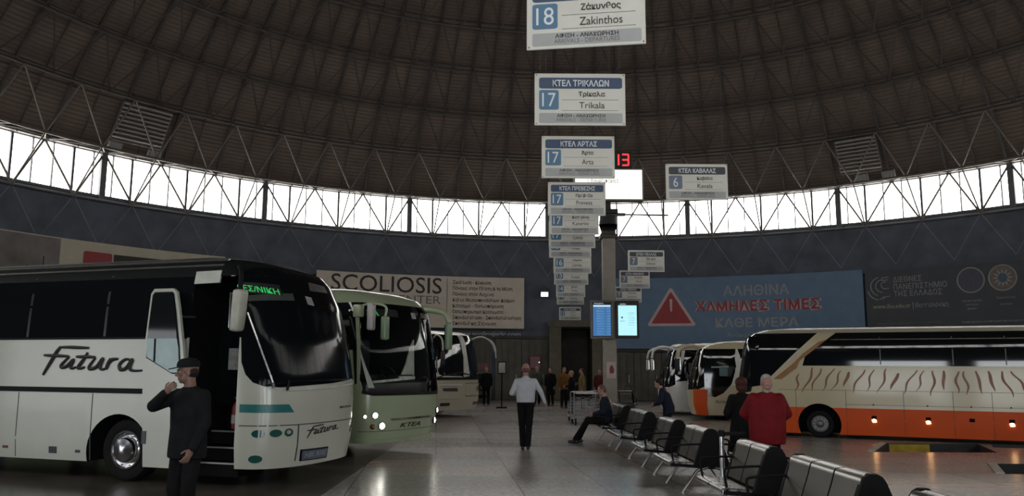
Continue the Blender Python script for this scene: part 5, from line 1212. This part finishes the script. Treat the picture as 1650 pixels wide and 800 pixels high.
suitcase(3.5, 33.2, .3, .55, .72, .28, mat('case_maroon', (.09, .02, .02), .5), 'maroon suitcase behind the trolleys')
suitcase(4.5, 31.8, -.4, .48, .66, .26, mat('case_navy', (.02, .025, .045), .5), 'navy suitcase near the far bench')
# ------------------------------------------------------------------ people
def seg(mb, a, b, ra, rb, n=12):
    a = Vector(a); b = Vector(b); mb.sphere(a, ra, n); mb.sphere(b, rb, n); mb.cyl(a, b, ra, rb, n)
def fuse(name, mb, voxel, m, parent, smooth_it=2):
    me = mb.mesh(name, [m], merge=False); o = link(name, me)
    md = o.modifiers.new('r', 'REMESH'); md.mode = 'VOXEL'; md.voxel_size = voxel; md.use_smooth_shade = True
    if smooth_it: sm = o.modifiers.new('s', 'SMOOTH'); sm.factor = .5; sm.iterations = smooth_it
    me2 = eval_mesh(o); bpy.data.objects.remove(o)
    me2.materials.clear(); me2.materials.append(m)
    for p in me2.polygons: p.use_smooth = True; p.material_index = 0
    return link(name, me2, parent)
def hand(mb, wr, d, pn, side, curl=.5, s=1.0, r=.0085):
    """palm and five fingers: d along the forearm, pn the palm's facing, side = direction of the thumb"""
    d = Vector(d).normalized(); pn = Vector(pn); pn = (pn - d * pn.dot(d)).normalized(); t = Vector(side); t = (t - d * t.dot(d) - pn * t.dot(pn)).normalized()
    R = Matrix((t, pn, d)).transposed()
    mb.sphere(wr + d * .048 * s, (.041 * s, .016 * s, .052 * s), 12, 0, R)
    for k, (o, L_) in enumerate(((.030, .070), (.010, .080), (-.011, .075), (-.030, .058))):
        p = wr + d * .088 * s + t * o * s; a = curl * .5; dd = d
        for f_, w in ((.45, 1.0), (.32, .92), (.23, .82)):
            dd = (d * math.cos(a) + pn * math.sin(a) + t * o * 1.5).normalized(); q = p + dd * L_ * f_ * s; seg(mb, p, q, r * w * s, r * w * .92 * s, 8); p = q; a += curl * .9
    p = wr + d * .022 * s + t * .030 * s; q = p + (t * .75 + d * .65 + pn * .25).normalized() * .038 * s; seg(mb, p, q, r * 1.25 * s, r * 1.1 * s, 8); seg(mb, q, q + (d * .85 + t * .2 + pn * (.2 + curl * .4)).normalized() * .032 * s, r * 1.08 * s, r * .9 * s, 8)
def head_shape(mb, c, R, s=1.0, far=False):
    f = lambda x, y, z: c + R @ (Vector((x, y, z)) * s)
    mb.sphere(f(0, -.012, .035), (.076 * s, .096 * s, .092 * s), 18, 0, R); mb.sphere(f(0, .030, -.045), (.058 * s, .062 * s, .070 * s), 16, 0, R)
    mb.sphere(f(0, .055, -.090), (.028 * s, .026 * s, .022 * s), 12, 0, R); mb.sphere(f(0, .075, .022), (.052 * s, .018 * s, .014 * s), 12, 0, R)
    seg(mb, f(0, .082, .012), f(0, .104, -.028), .010 * s, .015 * s, 10); mb.sphere(f(-.012, .092, -.032), .010 * s, 8); mb.sphere(f(.012, .092, -.032), .010 * s, 8)
    mb.sphere(f(0, .083, -.060), (.024 * s, .010 * s, .007 * s), 10, 0, R); mb.sphere(f(0, .081, -.071), (.020 * s, .010 * s, .007 * s), 10, 0, R)
    for x in (-1, 1):
        mb.sphere(f(x * .042, .058, -.022), (.026 * s, .022 * s, .022 * s), 10, 0, R)
        mb.sphere(f(x * .078, -.010, -.012), (.011 * s, .022 * s, .034 * s), 10, 0, R)
M_skin = mat('skin', (.30, .17, .125), .55, 0, .08, 14); M_skin2 = mat('skin_ruddy', (.30, .15, .12), .55, 0, .1, 14)
M_eyew = mat('eye_white', (.5, .5, .48), .3); M_iris = mat('eye_dark', (.02, .015, .01), .2); M_brow = mat('brow_dark', (.03, .022, .018), .8)
def person(loc, rz, label, H, J, top, legs, shoes, hair, skin=M_skin, vox=.009, style='jacket', hairstyle='short', head=(0, 0, 0), wide=1.0, hem=.78, curl=(.5, .5), extra=None, belt=None, group=None):
    """J: joints of a 1.75 m figure facing +y: el/er elbows, hl/hr wrists, kl/kr knees, al/ar ankles, pel, chest, neck; all scaled by H / 1.75"""
    s = H / 1.75
    r_ = empty('person', (loc[0], loc[1], loc[2] if len(loc) > 2 else 0), rz); tag(r_, label, 'person', group)
    D = dict(pel=(0, 0, .96), chest=(0, 0, 1.30), neck=(0, .0, 1.47), shl=(-.185, -.005, 1.405), shr=(.185, -.005, 1.405), hipl=(-.092, 0, .93), hipr=(.092, 0, .93),
             kl=(-.10, .01, .50), kr=(.10, .01, .50), al=(-.10, -.02, .085), ar=(.10, -.02, .085), el=(-.25, -.03, 1.14), er=(.25, -.03, 1.14), hl=(-.24, .06, .90), hr=(.24, .06, .90), hd=(0, .035, 1.64))
    D.update(J or {}); q = {k: Vector(v) * s for k, v in D.items()}
    R = Euler(head, 'XYZ').to_matrix()
    # the body, one continuous surface
    mb = MB()
    head_shape(mb, q['hd'], R, s); seg(mb, q['neck'] - Vector((0, 0, .05)) * s, q['hd'] + R @ Vector((0, -.02, -.06)) * s, .062 * s, .055 * s)
    mb.sphere(q['chest'], (.155 * s, .105 * s, .17 * s), 16); mb.sphere(q['pel'], (.145 * s, .105 * s, .13 * s), 16); seg(mb, q['pel'], q['chest'], .115 * s, .12 * s)
    seg(mb, q['shl'], q['shr'], .055 * s, .055 * s); seg(mb, q['neck'] - Vector((0, 0, .03)) * s, q['chest'], .07 * s, .10 * s)
    for L_ in 'lr':
        seg(mb, q['sh' + L_], q['e' + L_], .050 * s, .040 * s); seg(mb, q['e' + L_], q['h' + L_], .039 * s, .026 * s)
        seg(mb, q['hip' + L_], q['k' + L_], .078 * s, .054 * s); seg(mb, q['k' + L_], q['a' + L_], .052 * s, .036 * s)
        fd = J.get('f' + L_, (0, 1, 0)) if J else (0, 1, 0); fdv = Vector(fd).normalized()
        seg(mb, q['a' + L_] + Vector((0, 0, -.03)) * s, q['a' + L_] + fdv * .15 * s + Vector((0, 0, -.055)) * s, .036 * s, .028 * s)
        d = (q['h' + L_] - q['e' + L_]); sx = 1 if L_ == 'l' else -1
        pn = Vector(J.get('p' + L_, (sx, 0, 0))) if J else Vector((sx, 0, 0)); th = Vector(J.get('t' + L_, (0, 1, 0))) if J else Vector((0, 1, 0))
        hand(mb, q['h' + L_], d, pn, th, curl[0 if L_ == 'l' else 1], s * 1.02, max(.0088, vox * .95))
    fuse('body', mb, vox, skin, r_, 1)
    # eyes and brows
    f = lambda x, y, z: q['hd'] + R @ (Vector((x, y, z)) * s)
    if vox < .012:
        mb = MB()
        for x in (-1, 1): mb.sphere(f(x * .030, .071, .002), (.013 * s, .010 * s, .009 * s), 10, 0, R)
        mb.build('eyes', M_eyew, r_, smooth=60); mb = MB()
        for x in (-1, 1): mb.sphere(f(x * .030, .080, .002), .0055 * s, 8)
        mb.build('irises', M_iris, r_, smooth=60); mb = MB()
        for x in (-1, 1): mb.tube([f(x * .014, .093, .020), f(x * .032, .092, .026), f(x * .050, .080, .021)], .0045 * s, 6)
        mb.build('eyebrows', M_brow if hairstyle != 'beard' else hair, r_)
    # trousers
    g = .020 * s; mb = MB(); tz = J.get('belt', None) if J else None
    mb.sphere(q['pel'], (.165 * s * wide, .125 * s, .125 * s), 16); seg(mb, q['pel'], q['pel'] + (q['chest'] - q['pel']) * .25, .125 * s, .125 * s)
    for L_ in 'lr':
        seg(mb, q['hip' + L_], q['k' + L_], .094 * s, .072 * s); seg(mb, q['k' + L_], q['a' + L_] + Vector((0, 0, .01)), .070 * s, .060 * s)
    fuse('trousers', mb, max(vox, .010), legs, r_, 3)
    for L_ in 'lr':
        fdv = Vector(J.get('f' + L_, (0, 1, 0)) if J else (0, 1, 0)).normalized(); mb = MB(); a = q['a' + L_]; lowz = Vector((0, 0, -.045)) * s
        seg(mb, a + lowz - fdv * .055 * s, a + lowz + fdv * .14 * s, .040 * s, .036 * s); seg(mb, a, a + lowz + fdv * .07 * s, .050 * s, .040 * s)
        o_ = fuse('shoe', mb, max(vox, .010), shoes, r_, 2)
    # upper garment: torso loft with an open, clean hem, and sleeves
    mb = MB(); up = (q['neck'] - q['pel']); x = Vector((1, 0, 0)); 
    axis = up.normalized(); fy = x.cross(axis) * -1 if False else axis.cross(x); fy = fy.normalized()
    if fy.y < 0: fy = -fy
    prof = {'jacket': [(hem, .205, .150), (.86, .205, .150), (.96, .198, .148), (1.08, .190, .142), (1.20, .198, .145), (1.32, .212, .142), (1.40, .190, .118), (1.45, .120, .090), (1.485, .080, .078)],
            'puffer': [(hem, .225, .175), (.80, .235, .185), (.95, .240, .195), (1.08, .240, .190), (1.20, .248, .185), (1.32, .250, .170), (1.40, .215, .135), (1.45, .130, .10), (1.49, .086, .084)],
            'shirt': [(hem, .168, .125), (1.0, .178, .132), (1.08, .182, .135), (1.20, .192, .136), (1.32, .205, .134), (1.40, .185, .110), (1.45, .110, .082), (1.475, .070, .070)],
            'coat': [(hem, .235, .185), (.65, .225, .175), (.85, .215, .165), (1.0, .195, .150), (1.15, .190, .145), (1.30, .208, .145), (1.40, .185, .115), (1.45, .115, .090), (1.49, .078, .078)]}[style]
    P0, P1 = q['pel'], q['neck']
    def at(z):
        t = (z - .96) / (1.47 - .96)
        return P0 + (P1 - P0) * t if t >= 0 else P0 + Vector((0, 0, (z - .96) * s)) * (1 if style == 'coat' else 1)
    n = 20; vs = []; fs = []
    for z, rx, ry in prof:
        c = at(z); vs += [c + x * rx * s * wide * math.cos(2 * PI * j / n) + fy * ry * s * math.sin(2 * PI * j / n) for j in range(n)]
    for i in range(len(prof) - 1):
        for j in range(n): fs.append((i * n + j, i * n + (j + 1) % n, (i + 1) * n + (j + 1) % n, (i + 1) * n + j))
    fs += [tuple(range(n))[::-1], tuple((len(prof) - 1) * n + j for j in range(n))]; mb.add(vs, fs)
    th_ = {'jacket': 1.0, 'puffer': 1.25, 'shirt': .86, 'coat': 1.05}[style]
    seg(mb, q['shl'] + Vector((0, 0, -.005)), q['shr'] + Vector((0, 0, -.005)), .071 * s * min(th_, 1.1), .071 * s * min(th_, 1.1)); seg(mb, q['neck'] - Vector((0, 0, .02)) * s, q['chest'], .078 * s, .10 * s)
    for L_ in 'lr':
        sh = q['sh' + L_] + Vector((0, 0, -.01)); seg(mb, sh, q['e' + L_], .072 * s * th_, .062 * s * th_); e = q['e' + L_]; w = e + (q['h' + L_] - e) * .93; seg(mb, e, w, .060 * s * th_, .044 * s * th_)
    fuse({'jacket': 'jacket', 'puffer': 'jacket', 'shirt': 'shirt', 'coat': 'coat'}[style], mb, max(vox, .011), top, r_, 3)
    # hair
    if hairstyle in ('short', 'grey', 'beard', 'long', 'bald'):
        mb = MB()
        if hairstyle != 'bald':
            mb.sphere(f(0, -.030, .050), (.083 * s, .093 * s, .090 * s), 16, 0, R); mb.sphere(f(0, -.060, .005), (.078 * s, .062 * s, .080 * s), 14, 0, R)
        else:
            mb.sphere(f(0, -.058, .0), (.080 * s, .060 * s, .062 * s), 14, 0, R)
        if hairstyle == 'long': mb.sphere(f(0, -.03, .045), (.108 * s, .112 * s, .100 * s), 16, 0, R); mb.sphere(f(0, -.060, -.05), (.088 * s, .070 * s, .105 * s), 14, 0, R); mb.sphere(f(.06, -.02, -.02), (.035 * s, .055 * s, .085 * s), 12, 0, R); mb.sphere(f(-.06, -.02, -.02), (.035 * s, .055 * s, .085 * s), 12, 0, R)
        fuse('hair', mb, max(vox, .010), hair, r_, 2)
        if hairstyle == 'beard':
            mb = MB(); mb.sphere(f(0, .045, -.085), (.055 * s, .050 * s, .045 * s), 14, 0, R); mb.sphere(f(0, .040, -.06), (.064 * s, .040 * s, .03 * s), 14, 0, R); fuse('beard', mb, max(vox, .010), hair, r_, 2)
    elif hairstyle == 'cap':
        mb = MB(); mb.sphere(f(0, -.040, .0), (.080 * s, .070 * s, .070 * s), 14, 0, R); fuse('hair', mb, max(vox, .010), hair, r_, 2)
        mb = MB(); T = Matrix.Translation(f(0, -.008, .045)) @ R.to_4x4()
        vs = []; fs = []; n = 24; lev = [(0, 1.0), (.03, 1.02), (.06, .92), (.085, .62), (.095, .0001)]
        for z, k in lev: vs += [T @ Vector((.088 * k * s * math.cos(2 * PI * j / n), .108 * k * s * math.sin(2 * PI * j / n), z * s)) for j in range(n)]
        for i in range(len(lev) - 1):
            for j in range(n): fs.append((i * n + j, i * n + (j + 1) % n, (i + 1) * n + (j + 1) % n, (i + 1) * n + j))
        fs.append(tuple(range(n))[::-1]); mb.add(vs, fs); cap = mb.build('cap', top, r_, smooth=50)
        mb = MB(); P = [(-.075, .07), (-.07, .14), (-.04, .175), (0, .185), (.04, .175), (.07, .14), (.075, .07)]
        mb.prism(P, -.004, .006, lambda a, b, d: T @ (Vector((a, b, d + .006 - .10 * max(0, b - .07) * 1.6)) * s)); mb.build('visor', top, cap)
    return r_, q, s
K_bk = mat('cloth_black', (.007, .007, .008), spec=.12, rough=.9, var=.3, scale=9, bump=.2); K_ch = mat('cloth_charcoal', (.0085, .009, .0105), spec=.12, rough=.9, var=.3, scale=9, bump=.2); K_nv = mat('cloth_navy', (.014, .018, .032), spec=.12, rough=.9, var=.3, scale=9, bump=.2)
K_wh = mat('shirt_pale_grey', (.44, .46, .50), spec=.12, rough=.8, var=.10, scale=7, bump=.3); K_rd = mat('jacket_red', (.13, .008, .011), spec=.12, rough=.75, var=.2, scale=6, bump=.4); K_tan = mat('jacket_tan', (.17, .125, .055), spec=.12, rough=.85, var=.2, scale=8, bump=.2)
K_gr = mat('cloth_dark_green', (.05, .06, .05), spec=.12, rough=.85, var=.2, scale=8); K_or = mat('cloth_burnt_orange', (.16, .075, .02), spec=.12, rough=.85, var=.2, scale=8); K_sh = mat('shoe_black', (.010, .010, .010), .4, 0, .1, 9)
H_dk = mat('hair_dark', (.018, .013, .011), spec=.12, rough=.6, var=.3, scale=30); H_gy = mat('hair_grey', (.30, .28, .27), spec=.12, rough=.7, var=.25, scale=30); H_br = mat('hair_auburn', (.055, .020, .016), spec=.12, rough=.6, var=.3, scale=30); H_bl = mat('hair_blond', (.30, .22, .12), spec=.12, rough=.6, var=.3, scale=30); H_gb = mat('hair_greying_brown', (.12, .07, .06), spec=.12, rough=.6, var=.3, scale=30)
# man in cap before the white coach
person((-3.20, 8.25), math.radians(150), 'man in black cap and dark jacket touching his collar, by coach door', 1.76,
       dict(er=(.26, .22, 1.30), hr=(.07, .235, 1.435), pr=(-.3, -.6, .3), tr=(0, .1, 1), el=(-.255, .02, 1.14), hl=(-.225, .13, .905), kl=(-.11, .05, .50), al=(-.12, .02, .085), kr=(.11, .04, .5), ar=(.12, -.06, .085), hd=(0, .05, 1.635)),
       K_ch, K_bk, K_sh, H_dk, skin=mat('skin_shaded', (.17, .095, .07), .55, 0, .08, 14), vox=.0065, style='jacket', hairstyle='cap', head=(-.05, 0, -.72), hem=.80, curl=(.6, .9), wide=1.10)  # his skin is a darker copy, the shade on him put into the colour
# man in the pale shirt walking away
person((.30, 17.2), math.radians(-3), 'man in pale grey shirt and black trousers walking away', 1.755,
       dict(er=(.31, -.02, 1.19), hr=(.40, .07, .955), pr=(-1, .2, 0), el=(-.29, -.03, 1.15), hl=(-.20, .19, 1.12), pl=(1, 0, .2), tl=(0, 0, 1), kl=(-.075, .08, .50), al=(-.06, .05, .085), kr=(.07, .0, .49), ar=(.055, -.10, .10)),
       K_wh, K_bk, K_sh, H_gb, skin=M_skin2, vox=.008, style='shirt', hairstyle='bald', hem=.965, curl=(.7, .7), wide=1.08, head=(.08, 0, .05))
# grey bearded man in the red jacket
person((3.50, 11.35), math.radians(172), 'grey haired man in red jacket standing behind the benches', 1.62,
       dict(er=(.31, -.12, 1.17), hr=(.13, -.24, 1.0), el=(-.31, -.12, 1.17), hl=(-.13, -.24, 1.0), hd=(0, .07, 1.615)),
       K_rd, K_bk, K_sh, H_gy, skin=M_skin2, vox=.008, style='puffer', hairstyle='beard', hem=.74, wide=1.12, head=(-.38, 0, .1), curl=(.9, .9))
person((3.58, 12.85), math.radians(12), 'auburn haired person in long black coat left of the red jacket', 1.55,
       dict(er=(.26, .04, 1.15), hr=(.14, .20, 1.08), el=(-.29, .0, 1.15), hl=(-.16, .19, 1.06), hd=(0, .03, 1.63)),
       K_bk, K_bk, K_sh, H_br, vox=.009, style='coat', hairstyle='long', hem=.48, wide=1.08)
person((3.45, 18.3), math.radians(65), 'short person in dark hooded jacket bending before the white coach', 1.52,
       dict(pel=(0, -.04, .94), chest=(0, .04, 1.26), neck=(0, .12, 1.41), shl=(-.185, .09, 1.37), shr=(.185, .09, 1.37), hd=(0, .22, 1.53), er=(.24, .12, 1.10), hr=(.14, .30, 1.02), el=(-.24, .12, 1.10), hl=(-.14, .30, 1.02)),
       K_nv, K_bk, K_sh, H_dk, vox=.010, style='jacket', hairstyle='short', head=(-.45, 0, 0), hem=.80)
# man on the far bench, legs stretched out
person((ridge(18.9) - .34, 18.75, -.405), math.radians(84), 'man in dark clothes seated on the far bench, legs out', 1.72,
       dict(pel=(0, .02, .955), chest=(0, .0, 1.27), neck=(0, .06, 1.44), hd=(0, .13, 1.60), shl=(-.185, .03, 1.39), shr=(.185, .03, 1.39), hipl=(-.095, .05, .93), hipr=(.095, .05, .93), kl=(-.12, .46, .92), kr=(.12, .46, .93), al=(-.12, .74, .50), ar=(.12, .66, .50), el=(-.25, .10, 1.12), er=(.25, .10, 1.12), hl=(-.12, .32, 1.06), hr=(.10, .32, 1.06)),
       K_nv, K_bk, K_sh, H_gb, vox=.010, style='jacket', hairstyle='short', head=(-.3, 0, .1), hem=.90, curl=(.8, .8))
# the group beyond the trolleys
FAR = [((2.24, 30.6), 70, 'fair haired person in dark clothes waiting beside the trolleys', 1.54, K_bk, K_nv, H_bl, 'jacket', 'short', dict(hl=(-.16, .22, 1.10), el=(-.27, .02, 1.14))),
       ((2.78, 32.3), 100, 'person in tan jacket behind the luggage trolleys', 1.62, K_tan, K_ch, H_br, 'jacket', 'short', dict(hr=(.15, .22, 1.10), er=(.27, .02, 1.14))),
       ((2.18, 34.2), 200, 'person in burnt orange top behind the fair haired person', 1.66, K_or, K_ch, H_dk, 'jacket', 'short', {}),
       ((1.72, 36.2), 150, 'person in black coat close to the olive pier', 1.64, K_bk, K_bk, H_dk, 'coat', 'short', {}),
       ((1.14, 36.6), 190, 'pale haired person in grey green top near the back gate', 1.68, K_gr, K_ch, H_gy, 'jacket', 'short', {}),
       ((-1.08, 35.6), 180, 'person in dark clothes standing left of the sign stand', 1.66, K_ch, K_bk, H_dk, 'jacket', 'short', {}),
       ((3.85, 36.0), 180, 'person in maroon jacket half hidden left of the column', 1.58, mat('cloth_maroon', (.08, .018, .02), spec=.12, rough=.85, var=.2, scale=8), K_bk, H_dk, 'jacket', 'short', {})]
for loc, deg, lab, Hh, tp_, lg, hr_, st, hs, J in FAR:
    person(loc, math.radians(deg), lab, Hh, J, tp_, lg, K_sh, hr_, vox=.014, style=st, hairstyle=hs, hem=.5 if st == 'coat' else .80)
